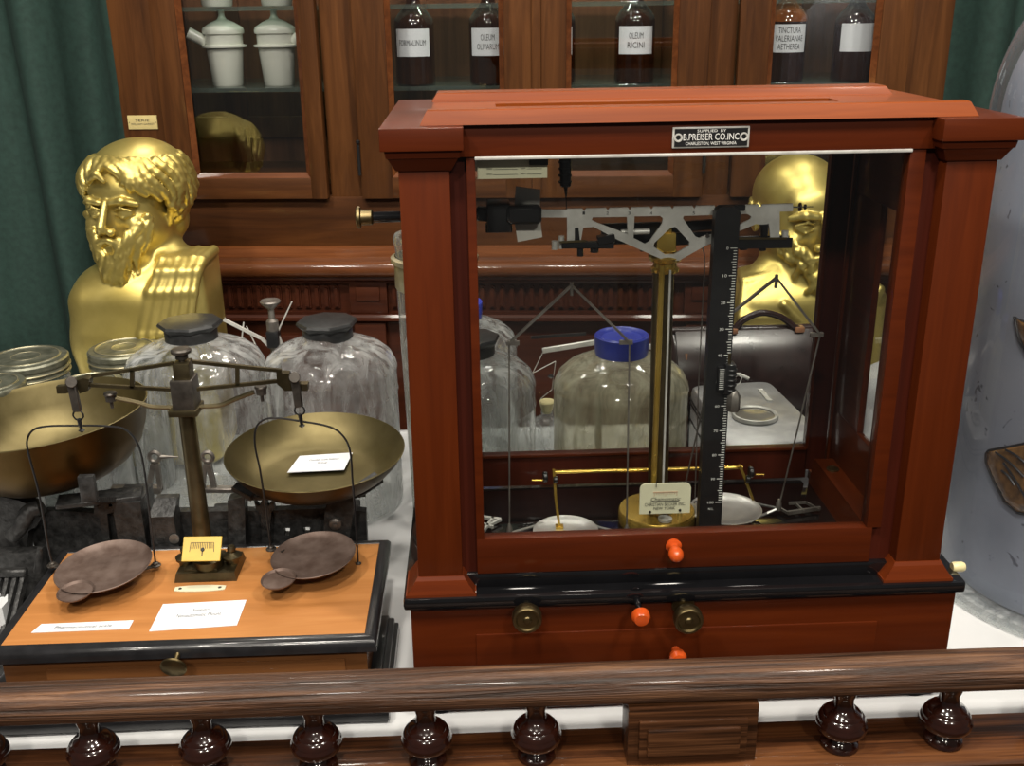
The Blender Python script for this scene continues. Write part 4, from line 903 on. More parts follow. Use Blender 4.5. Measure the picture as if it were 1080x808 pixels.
# ------------------------------------------------------------------ cast iron counter scale behind the box
ci = thing('counter_scale', 'rough black cast iron counter scale carrying the two brass bowls', 'scale', (-.30, 1.13, 0))
Yi = 1.125; A = lambda px, py, Y=Yi: AY(px, py, Y)
def ppoly(pts, Y, th, holes=()):
    return MB().prism([(AY(*p, Y).x, AY(*p, Y).z) for p in pts], lambda u, v, t: Vector((u, t, v)), Y, Y + th, [[(AY(*p, Y).x, AY(*p, Y).z) for p in h] for h in holes])
mb = ppoly([(28, 540), (60, 539), (100, 541), (160, 540), (270, 539), (350, 536), (386, 540), (388, 592), (200, 600), (60, 606), (42, 600)], Yi, .012, [[(154, 563), (159, 563), (160, 573), (155, 573)], [(299, 557), (306, 557), (305, 565), (300, 565)], [(320, 556), (327, 556), (326, 564), (321, 564)]])
put('main_beam', mb, 'iron', ci)
mb = MB().box(-.56, -.15, 1.125, 1.20, 0, .018, .003).box(-.33, -.30, 1.14, 1.18, .018, .09, .003).box(-.17, -.15, 1.14, 1.18, .018, .09, .003).box(-.52, -.49, 1.14, 1.18, .018, .09, .003)
put('base_frame', mb, 'iron', ci)
mb = MB().bar(A(96, 522, 1.10), A(103, 575, 1.10), .010, .010, (1, 0, 0), .002); mb.bm.verts.ensure_lookup_table()
put('catch_lever', ppoly([(99, 532), (103, 535), (111, 526), (114, 528), (115, 535), (119, 534), (119, 541), (113, 542), (116, 572), (108, 573), (105, 545), (99, 541)], 1.112, .008), 'iron', ci)
put('catch_lever', ppoly([(268, 529), (273, 534), (279, 524), (283, 534), (288, 528), (290, 537), (286, 540), (284, 575), (276, 575), (275, 542), (270, 537)], 1.112, .008), 'iron', ci)
put('poise_weight', MB().frustum((A(168, 575).x, A(196, 575).x, 1.098, 1.128), (A(168, 575).x + .001, A(194, 575).x, 1.100, 1.128), A(180, 576, 1.1).z, A(180, 545, 1.1).z).frustum((A(168, 575).x + .001, A(194, 575).x, 1.100, 1.128), (A(172, 575).x + .001, A(196, 575).x, 1.118, 1.130), A(180, 545, 1.1).z, A(180, 536, 1.1).z + .004), 'iron', ci)
put('weight_screw', MB().turn(A(184, 568, 1.098), (0, -1, 0), [(0, 0), (.006, 0), (.006, .002), (.002, .003), (0, .003)], 16), 'dullsteel', ci)
put('fork_arm', ppoly([(240, 528), (258, 524), (259, 580), (241, 580)], 1.105, .018), 'iron', ci)
put('fork_arm', ppoly([(350, 516), (375, 514), (372, 545), (366, 582), (350, 582), (341, 560), (343, 536)], 1.100, .014), 'iron', ci)
put('pivot_bolt', MB().turn(A(354, 552, 1.1), (0, -1, 0), [(0, 0), (.0075, 0), (.0075, .003), (.006, .0045), (.0025, .005), (.0025, .007), (0, .0075)], 20), 'dullsteel', ci)
for px0, px1 in ((122, 166), (222, 262)):   # pointer brackets
    Yp = 1.19; s = 1 if px0 < 200 else -1
    fx = lambda x: x
    if s == 1:
        arms = [(128, 515), (168, 516)]; foot = [(157, 513), (169, 514), (168, 486), (160, 486)]; ring = (163, 482); tip = (188, 482)
        mb = MB().bar(AY(118, 516, Yp), AY(170, 516, Yp), .012, .006, bev=.001).bar(AY(157, 514, Yp), AY(162, 489, Yp), .007, .006, (1, 0, 0)).bar(AY(169, 515, Yp), AY(166, 489, Yp), .007, .005, (1, 0, 0))
    else:
        ring = (219, 482); tip = (193, 486)
        mb = MB().bar(AY(216, 516, Yp), AY(262, 516, Yp), .012, .006, bev=.001).bar(AY(226, 514, Yp), AY(220, 489, Yp), .007, .006, (1, 0, 0)).bar(AY(214, 514, Yp), AY(217, 489, Yp), .007, .005, (1, 0, 0))
    c = AY(*ring, Yp); mb.tube([c + Vector((.0065 * math.cos(a), 0, .0065 * math.sin(a))) for a in [2 * math.pi * i / 20 for i in range(20)]], .0026, 8, True)
    mb.rod(c + Vector((s * .007, 0, 0)), AY(*tip, Yp), .003, .0008, 10)
    put('index_pointer', mb, 'dullsteel', ci)
# left bearing with the curved horn, corner plate and cradle fingers
mb = ppoly([(-20, 520), (20, 528), (36, 535), (44, 546), (38, 556), (30, 560), (26, 606), (-20, 606)], 1.106, .020); mb.tube(smooth([AY(40, 536, 1.10), AY(30, 540, 1.095), AY(22, 555, 1.09), AY(12, 566, 1.09)]), .009, 12)
put('bearing_housing', mb, 'iron', ci)
put('corner_plate', MB().box(*(lambda a, b: (a.x, b.x, 1.052, 1.060, b.z, a.z))(AY(82, 502, 1.055), AY(103, 528, 1.055)), .001), 'iron', ci)
mb = MB().bar(AY(95, 527, 1.06), AY(130, 527, 1.14), .02, .006).bar(AY(60, 530, 1.10), AY(150, 520, 1.12), .03, .006, bev=.001).box(*(lambda p: (p.x - .02, p.x + .012, 1.10, 1.15, .04, p.z))(AY(142, 522, 1.12)))
put('pot_cradle', mb, 'iron', ci)
mb = MB().bar(AY(249, 512, 1.10), AY(268, 522, 1.09), .014, .006, (0, -.4, 1), .001).bar(AY(266, 521, 1.09), AY(300, 519, 1.13), .012, .005).bar(AY(360, 520, 1.13), AY(378, 521, 1.10), .016, .006, bev=.001).bar(AY(374, 520, 1.09), AY(400, 503, 1.11), .018, .005, (0, -.5, 1), .001).bar(AY(260, 520, 1.12), AY(385, 516, 1.14), .03, .006)
put('bowl_cradle', mb, 'iron', ci)
# ribbed foot at the far left beside the box
mb = MB()
P0, P1, P2, P3 = AZ(0, 572, .085), AZ(38, 570, .085), AZ(30, 618, .03), AZ(-30, 640, .03)
x1 = -.512
mb.box(-.64, x1, 1.088, 1.105, .0, .078, .003).box(-.546, x1, .96, 1.09, .0, .012, .002)
for i in range(4):
    x = -.516 - .0085 * i; mb.bar((x, 1.052, .070), (x - .004, .985, .010), .005, .007, bev=.001)
mb.bar((-.546, 1.05, .074), (x1, 1.05, .074), .010, .010, bev=.002).bar((-.546, .985, .012), (x1, .985, .012), .010, .010, bev=.002)
mb.rod(AY(40, 603, 1.06), AY(42, 578, 1.06), .005, .003, 10)
put('ribbed_foot', mb, 'iron', ci)
wp_ = MB().prism([(p.x, p.y) for p in (AZ(-25, 598, .055), AZ(3, 594, .055), AZ(9, 600, .055), AZ(8, 634, .055), AZ(2, 641, .055), AZ(-30, 650, .055))], lambda u, v, t: Vector((u, v, t)), 0, .055)
put('enamel_tray', wp_, 'enamel', label='small white enamel tray cut by the left edge beside the black iron foot', cat='tray')

# bowls
c = AY(45, 437, 1.165); c.z = AY(45, 437, 1.165).z
rr = .1195; c.z += .003; zr = c.z; zb = AY(45, 530, 1.09).z
t = thing('deep_brass_pot', 'deep dull brass pot at the left edge behind the hanging pan', 'pot', (c.x, c.y, zb))
T3 = Matrix.Translation((0, 0, 0)) @ Matrix.Rotation(R(-4.0), 4, 'Y')
h_ = zr - zb
po = [(0, -h_), (rr * .45, -h_ * .99), (rr * .62, -h_ * .93), (rr * .76, -h_ * .80), (rr * .87, -h_ * .60), (rr * .94, -h_ * .35), (rr * .985, -.004), (rr, 0)]
pi = [(rr, 0), (rr - .0015, .0006), (rr * .97, -.004), (rr * .925, -h_ * .35), (rr * .855, -h_ * .60), (rr * .75, -h_ * .78), (rr * .60, -h_ * .91), (rr * .4, -h_ * .965), (0, -h_ * .97)]
put('outside_wall', MB().lathe(po, c, 96, T3, cap=False), 'bowl', t); put('inside_wall', MB().lathe(pi, c, 96, T3, cap=False), 'bowl_in', t)
c = AY(332.5, 474, 1.13); rr = .1045; zb = AY(333, 517, 1.085).z - .004; h_ = c.z - zb
t = thing('shallow_brass_bowl', 'shallow brass bowl right of the column, holding a white card', 'bowl', (c.x, c.y, zb))
T3 = Matrix.Rotation(R(.5), 4, 'Y') @ Matrix.Rotation(R(3), 4, 'X')
po = [(0, -h_), (rr * .62, -h_ * .99), (rr * .72, -h_ * .93), (rr * .84, -h_ * .65), (rr * .94, -h_ * .30), (rr, 0)]
pi = [(rr, 0), (rr - .0014, .0006), (rr * .93, -h_ * .28), (rr * .83, -h_ * .62), (rr * .71, -h_ * .89), (rr * .60, -h_ * .945), (0, -h_ * .95)]
put('outside_wall', MB().lathe(po, c, 96, T3, cap=False), 'bowl', t); put('inside_wall', MB().lathe(pi, c, 96, T3, cap=False), 'bowl_in', t)
zc = zb + .006
card('bowl_card', [(316, 481.5), (372, 478), (363, 496), (303, 499)], zc, 'white card lying inside the shallow brass bowl', [('Counter scale balance', .25, .80, .62, .72), ('Group', .44, .62, .40, .52)])
# ------------------------------------------------------------------ sculpted busts: one smooth surface grown from a blended field
class Field:
    def __init__(s, lo, hi, h):
        s.lo = np.array(lo, float); s.h = h; s.n = np.ceil((np.array(hi) - s.lo) / h).astype(int) + 1
        s.F = np.full(s.n, .05, np.float32); s.ax = [(s.lo[i] + h * np.arange(s.n[i])).astype(np.float32) for i in range(3)]
    def reg(s, lo, hi):
        a = np.clip(np.floor((np.array(lo) - s.lo) / s.h).astype(int), 0, s.n - 1); b = np.clip(np.ceil((np.array(hi) - s.lo) / s.h).astype(int) + 1, 1, s.n)
        sl = tuple(slice(a[i], b[i]) for i in range(3)); return sl, s.ax[0][sl[0]][:, None, None], s.ax[1][sl[1]][None, :, None], s.ax[2][sl[2]][None, None, :]
    def mix(s, sl, d, k, sub=False):
        f = s.F[sl]
        if sub: d = -d; f2 = -f
        else: f2 = f
        hh = np.clip(.5 + .5 * (f2 - d) / k, 0, 1); o = f2 * (1 - hh) + d * hh - k * hh * (1 - hh)
        s.F[sl] = -o if sub else o
    def ell(s, c, r, k=.006, M_=None, sub=False):
        c = np.array(c); r = np.array(r); m = max(r) + 2.2 * k + .004; sl, x, y, z = s.reg(c - m, c + m)
        x = x - c[0]; y = y - c[1]; z = z - c[2]
        if M_ is not None:
            I = np.array(M_).T; x, y, z = (I[0, 0] * x + I[0, 1] * y + I[0, 2] * z, I[1, 0] * x + I[1, 1] * y + I[1, 2] * z, I[2, 0] * x + I[2, 1] * y + I[2, 2] * z)
        k0 = np.sqrt((x / r[0]) ** 2 + (y / r[1]) ** 2 + (z / r[2]) ** 2) + 1e-6; k1 = np.sqrt((x / r[0] ** 2) ** 2 + (y / r[1] ** 2) ** 2 + (z / r[2] ** 2) ** 2) + 1e-6
        d = k0 * (k0 - 1) / k1
        if sub: s._sub(sl, d, k)
        else: s.mix(sl, d, k)
    def _sub(s, sl, d, k):
        f = s.F[sl]; hh = np.clip(.5 - .5 * (f + d) / k, 0, 1); s.F[sl] = f * (1 - hh) - d * hh + k * hh * (1 - hh)
    def cap(s, a, b, r1, r2=None, k=.004, sub=False):
        a = np.array(a, float); b = np.array(b, float); r2 = r1 if r2 is None else r2; m = max(r1, r2) + 2 * k + .004
        sl, x, y, z = s.reg(np.minimum(a, b) - m, np.maximum(a, b) + m); ab = b - a; L = ab @ ab + 1e-9
        t = np.clip(((x - a[0]) * ab[0] + (y - a[1]) * ab[1] + (z - a[2]) * ab[2]) / L, 0, 1)
        d = np.sqrt((x - a[0] - t * ab[0]) ** 2 + (y - a[1] - t * ab[1]) ** 2 + (z - a[2] - t * ab[2]) ** 2) - (r1 + (r2 - r1) * t)
        s._sub(sl, d, k) if sub else s.mix(sl, d, k)
    def box(s, c, hs, rad, k=.01, M_=None):
        c = np.array(c); hs = np.array(hs); m = np.linalg.norm(hs) + 2 * k; sl, x, y, z = s.reg(c - m, c + m); x = x - c[0]; y = y - c[1]; z = z - c[2]
        if M_ is not None:
            I = np.array(M_).T; x, y, z = (I[0, 0] * x + I[0, 1] * y + I[0, 2] * z, I[1, 0] * x + I[1, 1] * y + I[1, 2] * z, I[2, 0] * x + I[2, 1] * y + I[2, 2] * z)
        qx = np.abs(x) - hs[0] + rad; qy = np.abs(y) - hs[1] + rad; qz = np.abs(z) - hs[2] + rad
        d = np.sqrt(np.maximum(qx, 0) ** 2 + np.maximum(qy, 0) ** 2 + np.maximum(qz, 0) ** 2) + np.minimum(np.maximum(qx, np.maximum(qy, qz)), 0) - rad
        s.mix(sl, d + 0 * (x + y + z), k)
    def chain(s, P, r, k=.003):
        n = len(P) - 1
        for i in range(n): s.cap(P[i], P[i + 1], r[0] + (r[1] - r[0]) * i / n, r[0] + (r[1] - r[0]) * (i + 1) / n, k)
    def mesh(s):
        F = s.F; F[:, :, 0] = .01; F[:, :, -1] = .01; n = s.n; ins = F < 0
        acc = np.zeros((n[0] - 1, n[1] - 1, n[2] - 1, 3), np.float32); cnt = np.zeros((n[0] - 1, n[1] - 1, n[2] - 1), np.float32)
        edges = []
        for ax in range(3):
            sl0 = [slice(None)] * 3; sl1 = [slice(None)] * 3; sl0[ax] = slice(0, -1); sl1[ax] = slice(1, None)
            a = F[tuple(sl0)]; b = F[tuple(sl1)]; cr = (a < 0) != (b < 0); idx = np.argwhere(cr); t = (a[cr] / (a[cr] - b[cr]))
            p = idx.astype(np.float32); p[:, ax] += t; o = [i for i in range(3) if i != ax]
            for d0 in (0, -1):
                for d1 in (0, -1):
                    ci_ = idx.copy(); ci_[:, o[0]] += d0; ci_[:, o[1]] += d1
                    ok = (ci_ >= 0).all(1) & (ci_ < np.array(cnt.shape)).all(1); q = ci_[ok]
                    np.add.at(acc, (q[:, 0], q[:, 1], q[:, 2]), p[ok]); np.add.at(cnt, (q[:, 0], q[:, 1], q[:, 2]), 1)
            edges.append((idx, o, a[cr] < 0))
        ids = -np.ones(cnt.shape, int); used = np.argwhere(cnt > 0); ids[cnt > 0] = np.arange(len(used))
        V = acc[cnt > 0] / cnt[cnt > 0][:, None] * s.h + s.lo; Q = []
        for ax, (idx, o, sg) in enumerate(edges):
            ok = (idx[:, o[0]] > 0) & (idx[:, o[1]] > 0) & (idx[:, o[0]] < n[o[0]] - 1) & (idx[:, o[1]] < n[o[1]] - 1); idx = idx[ok]; sg = sg[ok]; c = []
            for d0, d1 in ((-1, -1), (0, -1), (0, 0), (-1, 0)):
                q = idx.copy(); q[:, o[0]] += d0; q[:, o[1]] += d1; c.append(ids[q[:, 0], q[:, 1], q[:, 2]])
            q = np.stack(c, 1); fl = sg if ax != 1 else ~sg; q[~fl] = q[~fl][:, ::-1]; Q.append(q)
        return V, np.concatenate(Q)
def rz(a): c, s_ = math.cos(a), math.sin(a); return np.array([[c, -s_, 0], [s_, c, 0], [0, 0, 1]])
def rx(a): c, s_ = math.cos(a), math.sin(a); return np.array([[1, 0, 0], [0, c, -s_], [0, s_, c]])
def bust(name, label, loc, hc, ang, tilt, S, style, seed, torso):
    rnd = random.Random(seed); f = Field((-.16, -.16, -.0020), (.16, .14, .56), .0019)
    HM = rz(ang) @ rx(tilt); H = lambda x, y, z: np.array(hc) + HM @ (np.array([x, y, z]) * S / 1000); mm = lambda v: v * S / 1000
    def E(c, r, k=6, sub=False): f.ell(H(*c), [mm(a) for a in r], mm(k), HM, sub)
    def Cp(a, b, r1, r2=None, k=5, sub=False): f.cap(H(*a), H(*b), mm(r1), mm(r1 if r2 is None else r2), mm(k), sub)
    torso(f, hc)
    f.cap(np.array(hc) + HM @ np.array([0, .012, -.05]), (hc[0] * .6, .012, hc[2] - .155), .050 * S, .062 * S, .02)
    E((0, 12, 24), (70, 88, 68)); E((0, -32, -18), (57, 52, 74), 10); E((0, -46, -68), (40, 40, 36), 12); E((-36, -10, -40), (24, 50, 40), 12); E((36, -10, -40), (24, 50, 40), 12)
    E((0, -60, 28), (46, 22, 28), 12)
    for s_ in (-1, 1):
        E((s_ * 27, -93, -2), (18, 14, 12), 5, True)
        E((s_ * 27, -72, -4), (14, 14, 10), 1.5)
        Cp((s_ * 12, -88, 14), (s_ * 30, -86, 17), 5.5, 6, 6); Cp((s_ * 30, -86, 17), (s_ * 48, -70, 9), 6, 5, 6)
        Cp((s_ * 14, -84, 1), (s_ * 27, -87.5, 6), 2.2, 2.6, 2); Cp((s_ * 27, -87.5, 6), (s_ * 42, -78, -1), 2.6, 2, 2)
        Cp((s_ * 15, -83, -8), (s_ * 28, -85.5, -11.5), 1.8, 2, 2); Cp((s_ * 28, -85.5, -11.5), (s_ * 42, -77, -5), 2, 1.6, 2)
        E((s_ * 38, -68, -27), (17, 15, 15), 10); E((s_ * 10, -97, -33), (7, 9, 7), 5)
        E((s_ * 73, 5, -6), (7, 14, 24), 5); E((s_ * 76, 2, 2), (4, 8, 13), 3, True)
    Cp((0, -86, 14), (0, -109, -23), 5.5, 7.5, 5); E((0, -105, -28), (9, 9, 7), 4)
    E((0, -58, -84), (44, 34, 36), 10)
    if style == 'hair': E((0, 40, -40), (66, 46, 52), 10)
    Cp((-15, -91, -57), (15, -91, -57), 4.5, None, 4); Cp((-12, -91, -66), (12, -91, -66), 5.5, None, 4)
    def on(phi, el, k): return (70 * k * math.cos(el) * math.sin(phi), 12 - 88 * k * math.cos(el) * math.cos(phi), 24 + 68 * k * math.sin(el))
    def strand(P, r0, r1, k=2.5): f.chain([H(*p) for p in P], (mm(r0), mm(r1)), mm(k))
    if style == 'hair':
        E((0, 16, 42), (76, 92, 58), 4)
        for i in range(34):     # swept locks under the smooth crown
            ph = R(-135 + 270 * i / 33); side = abs(ph); e0 = R(44 - 14 * min(1, side / 2.0)); e1 = R(22 - 66 * max(0, min(1, (side - .25) / 1.1)))
            sw = .16 * (1 if ph > 0 else -1); P = []
            for j in range(9):
                t = j / 8; P.append(on(ph + sw * math.sin(t * 4 + i) * .8 + sw * t * 1.2, e0 + (e1 - e0) * t, 1.13 + .07 * math.sin(t * 3.1) - .02 * t + .06 * min(1, side / 1.2) * t))
            strand(P, 9.0, 5.5, 1.6)
        for i in range(26):     # thick curls over the ears
            s_ = 1 if i % 2 else -1; a = rnd.uniform(1.15, 2.2) * s_; e = R(rnd.uniform(-48, 5)); P = [on(a + .10 * math.sin(t * 1.1 + i), e - t * .09, 1.20 + .04 * math.sin(t * 1.5 + i)) for t in range(9)]
            strand(P, 8.5, 5, 2)
        Cp((-6, -90, 60), (-20, -86, 52), 7, 5, 4); Cp((-2, -92, 62), (8, -90, 50), 6, 4, 4)
    if style == 'bald':
        for i in range(26):
            s_ = 1 if i % 2 else -1; a = rnd.uniform(1.45, 2.8) * s_; e = R(rnd.uniform(-42, -6)); P = [on(a + .06 * math.sin(t + i), e - t * .07, 1.03 + .015 * math.sin(t * 1.5 + i)) for t in range(6)]
            strand(P, 7, 4, 2)
    n = 130 if style == 'hair' else 60; L = 60 if style == 'hair' else 38
    for i in range(n):          # beard
        t0 = rnd.uniform(-1, 1); x = 60 * t0; z = rnd.uniform(-80, -50) + 42 * abs(t0) ** 1.6; y = -98 + 44 * abs(t0) ** 2.2 + (z + 60) * -.05
        if abs(x) < 20 and z > -70: z = -76
        P = []; ph = rnd.uniform(0, 6.3); LL = L * rnd.uniform(.7, 1.15) * (1 - .2 * abs(t0))
        for j in range(9):
            t = j / 8; am = 2.5 + 4.5 * t; P.append((x * (1 - .42 * t) + am * math.sin(ph + t * 6), y - 8 * math.sin(t * 2.6) + 14 * t * t + am * .5 * math.cos(ph + t * 6), z - LL * t))
        strand(P, 6.2, 4.0, 1.3)
    for i in range(18 if style == 'hair' else 0):         # curls along the bottom edge
        a = rnd.uniform(-1, 1); cx_, cz_ = 30 * a, -108 - 18 * (1 - a * a) + rnd.uniform(-4, 8); cy_ = -88 + 14 * a * a
        if style != 'hair': cz_ += 16
        P = [(cx_ + 7 * math.cos(t), cy_ - 4 + 2.5 * t * .6, cz_ + 7 * math.sin(t)) for t in [k_ * .7 for k_ in range(8)]]; strand(P, 4.5, 2.8, 1.5)
    for s_ in (-1, 1):          # moustache
        for j in range(4 if style == 'hair' else 2):
            P = [(s_ * (3 + 1 * j), -100 + j, -46 - 1.5 * j), (s_ * (16 + j), -99 + 1.5 * j, -50 - 3 * j), (s_ * (28 + j * 1.2), -92 + 2 * j, -62 - 2 * j), (s_ * (35 + j), -83 + 2 * j, -80 - j), (s_ * (33 + j), -80, -96)]
            strand(P, 5.5, 3, 1.6)
    V, Q = f.mesh(); V = V + np.array(loc)
    me = bpy.data.meshes.new(name); me.from_pydata((V - np.array(loc)).tolist(), [], Q.tolist()); me.update()
    bm = bmesh.new(); bm.from_mesh(me)
    comp = []; seen = set()
    bmesh.ops.recalc_face_normals(bm, faces=bm.faces[:]); 
    for _ in range(1): bmesh.ops.smooth_vert(bm, verts=bm.verts[:], factor=.35, use_axis_x=True, use_axis_y=True, use_axis_z=True)
    for fc in bm.faces: fc.smooth = True
    bm.to_mesh(me); bm.free(); me.materials.append(M['gold'])
    o = bpy.data.objects.new(name, me); COL.objects.link(o); o.location = loc; ORG[o] = Vector(loc); tag(o, label, 'bust'); return o
def torso1(f, hc):
    f.box((0, .0, .142), (.101, .062, .147), .03, .02)
    f.ell((0, -.01, .25), (.088, .055, .075), .03); f.ell((-.045, -.045, .20), (.055, .025, .05), .02); f.ell((.04, -.045, .20), (.055, .025, .05), .02)
    f.cap((-.055, 0, .272), (.03, .02, .30), .03, .045, .03)
    f.box((.082, .01, .165), (.020, .058, .155), .010, .012)
    for i in range(6):     # drapery folds over the right shoulder
        t = i / 5; x = .040 + .056 * t
        P = [(x + .004, .04, .318), (x + .002, -.03, .3205 - .003 * (i % 2)), (x, -.052, .308), (x - .006 - .006 * (1 - t), -.062, .28), (x - .018 - .012 * (1 - t), -.070, .22), (x - .030 - .015 * (1 - t), -.069, .12), (x - .040, -.067, .02)]
        f.chain([np.array(p) for p in P], (.0070 + .0015 * (i % 2), .0055), .005)
def torso2(f, hc):
    f.box((0, .0, .125), (.120, .062, .130), .03, .02)
    f.ell((0, -.01, .23), (.10, .055, .07), .03); f.cap((-.06, 0, .25), (0, .02, .29), .032, .045, .03); f.cap((.07, 0, .25), (0, .02, .29), .032, .045, .03)
    for i in range(12):
        t = i / 11; x = -.112 + .10 * t
        P = [(x + .02, .03, .262 + .022 * t), (x + .01, -.03, .262 + .022 * t), (x, -.060, .215), (x + .002, -.066, .14), (x + .006, -.066, .02)]
        f.chain([np.array(p) for p in P], (.0085, .0065), .003)
    for i in range(5):
        f.chain([np.array(p) for p in ((-.05 + .012 * i, -.066, .235 - .018 * i), (0, -.072, .185 - .02 * i), (.06, -.068, .215 - .02 * i), (.10, -.05, .25))], (.007, .006), .004)
BY = 1.552
k1 = BY / 1.48
bust('gold_bust', 'gold bust of a bearded man with thick wavy hair, before the green curtain', (AY(152, 380, 1.50).x, 1.545, 0), (.000, .022, .402), R(-17), R(3), .865, 'hair', 4, torso1)
bust('gold_bust', 'gold bust of a bald bearded man seen through the balance case', (.515, 1.568, 0), (-.010, .022, .357), R(8), R(3), .95, 'bald', 9, torso2)

# ------------------------------------------------------------------ doctor's bag, aluminium box, basin and the small things behind the case
bgx = AY(790, 400, 1.445).x
t = thing('doctors_bag', 'dark brown leather bag with arched handle behind the case window', 'bag', (bgx, 1.445, 0))
zt = AY(790, 350, 1.445).z; hw = .128
def bagsec(k): return None
mb = MB()
rows = [(0, .046, .0), (.006, .052, .0), (.05, .054, .0), (zt * .55, .050, .0), (zt * .80, .038, .0), (zt * .95, .018, .0), (zt, .008, .0)]
def bagfn(u, v):
    a = 2 * math.pi * u; i = min(len(rows) - 2, int(v * (len(rows) - 1))); tt = v * (len(rows) - 1) - i; z = rows[i][0] * (1 - tt) + rows[i + 1][0] * tt; d = rows[i][1] * (1 - tt) + rows[i + 1][1] * tt
    c, s_ = math.cos(a), math.sin(a); sx = math.copysign(abs(c) ** .25, c); sy = math.copysign(abs(s_) ** .45, s_); return Vector((bgx + hw * sx * (1 - .06 * (z / zt) ** 4), 1.445 + d * sy, z))
mb.grid(96, 24, bagfn); bmesh.ops.remove_doubles(mb.bm, verts=mb.bm.verts[:], dist=.0002)
bd = put('bag_body', mb, 'leather', t, sharp=60)
put('flap', MB().extrude_x([(a + .015, b) for a, b in [(1.422, zt + .001), (1.412, zt * .95), (1.390, zt * .80), (1.3775, zt * .56), (1.3755, zt * .52), (1.3735, zt * .56), (1.387, zt * .81), (1.409, zt * .965), (1.420, zt + .006), (1.440, zt + .006), (1.440, zt)]], bgx - hw * .90, bgx + hw * .90), 'leather', t)
put('frame_bar', MB().rod((bgx - hw * .96, 1.445, zt + .004), (bgx + hw * .96, 1.445, zt + .004), .0065, None, 16, .002), 'leather', t)
hp = [Vector((AY(772, 352, 1.435).x, 1.435, zt + .006)), AY(775, 347, 1.435), AY(785, 337, 1.435), AY(803, 330, 1.435), AY(823, 334, 1.435), AY(838, 345, 1.435), Vector((AY(842, 352, 1.435).x, 1.435, zt + .006))]
hd = put('handle', MB().tube(smooth(hp, 6), .0050, 10), 'leather', t)
put('handle_ring', MB().box(hp[0].x - .007, hp[0].x + .007, 1.427, 1.443, zt + .002, zt + .010, .002).box(hp[-1].x - .007, hp[-1].x + .007, 1.427, 1.443, zt + .002, zt + .010, .002), 'leather_trim', hd)
sx_ = bgx - hw * .80; put('side_piping', MB().tube([(sx_, 1.415, zt * .9), (sx_, 1.397, zt * .7), (sx_, 1.3915, zt * .5), (sx_, 1.3905, .03)], .0022, 6), 'leather_trim', t)
# aluminium box
zb = .158; pA, pB, pC, pD = AZ(727, 406, zb), AZ(811, 401, zb), AZ(872, 460, zb), AZ(770, 478, zb)
ex = (pB - pA).normalized(); ey = (pA - pD).normalized(); 
t = thing('sterilizer_box', 'scuffed aluminium box with a round glass window, behind the case', 'metal box', ((pA.x + pC.x) / 2, (pA.y + pC.y) / 2, 0))
def rpoly(P, r):
    out = []; n = len(P)
    for i in range(n):
        a, b, c = P[i - 1], P[i], P[(i + 1) % n]; u = (a - b).normalized() * r; v = (c - b).normalized() * r
        for k_ in range(6): s_ = k_ / 5; out.append(b + u * (1 - s_) ** 2 + v * s_ ** 2)
    return out
PP = rpoly([Vector((p.x, p.y)) for p in (pD, pC, pB, pA)], .018)
ctr = sum(PP, Vector((0, 0))) / len(PP); mb = MB(); loops = []
for k_, z in ((1, .0), (1, zb - .008), (.985, zb - .002), (.955, zb)): loops.append([mb.bm.verts.new((ctr.x + (p.x - ctr.x) * k_, ctr.y + (p.y - ctr.y) * k_, z)) for p in PP])
for a, b in zip(loops, loops[1:]):
    for i in range(len(a)): mb.bm.faces.new((a[i], a[(i + 1) % len(a)], b[(i + 1) % len(a)], b[i]))
mb.bm.faces.new(loops[0][::-1]); mb.bm.faces.new(loops[-1])
put('box_body', mb, 'alu', t)
mb = MB()
for z in (zb - .016, zb - .022, zb - .045):
    mb.tube([Vector((ctr.x + (p.x - ctr.x) * 1.003, ctr.y + (p.y - ctr.y) * 1.003, z)) for p in PP], .0014, 6, True)
put('side_seam', mb, 'black', t)
rc = AZ(796, 440, zb); wn = put('window_ring', MB().lathe([(.0245, 0), (.029, .0), (.030, .002), (.029, .0055), (.0270, .006), (.0252, .004)], rc, 48, cap=False), 'steel', t)
put('window_glass', MB().lathe([(0, .003), (.0255, .003)], rc, 40, cap=False), 'ringglass', wn)
s0, s1 = AZ(802, 411, zb + .001), AZ(812, 423, zb + .001); put('latch_slot', MB().bar(s0, s1, .007, .0015, bev=.0006), 'steel', t)
lt = AY(779, 399, 1.36); put('lid_latch', MB().tube(smooth([AZ(772, 399, zb + .004), AZ(778, 395, zb + .006), AZ(786, 398, zb + .003), AZ(790, 400, zb + .001)]), .003, 8), 'steel', t)
# white basin
bc_ = Vector((.612, 1.35, 0)); zt = AY(925, 386, 1.38).z
put('enamel_basin', MB().lathe([(0, 0), (.06, 0), (.073, .006), (.078, zt * .5), (.078, zt * .85), (.070, zt * .96), (.060, zt), (0, zt)], bc_, 64), 'enamel', label='white enamel basin seen through the right side window of the case', cat='basin')
# small stoppered bottle on a dish
sp = AY(577, 470, 1.45); sp.z = 0
t = thing('stoppered_bottle', 'small squat glass bottle with cream stopper between the two jars behind the case', 'bottle', sp); h_ = AY(576, 424, 1.45).z
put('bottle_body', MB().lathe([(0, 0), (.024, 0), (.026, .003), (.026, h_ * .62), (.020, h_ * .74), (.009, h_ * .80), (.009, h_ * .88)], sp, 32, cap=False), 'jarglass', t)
put('stopper', MB().lathe([(.007, h_ * .84), (.008, h_ * .88), (.012, h_), (.011, h_ + .002), (0, h_ + .002)], sp, 20), 'ivory', t)
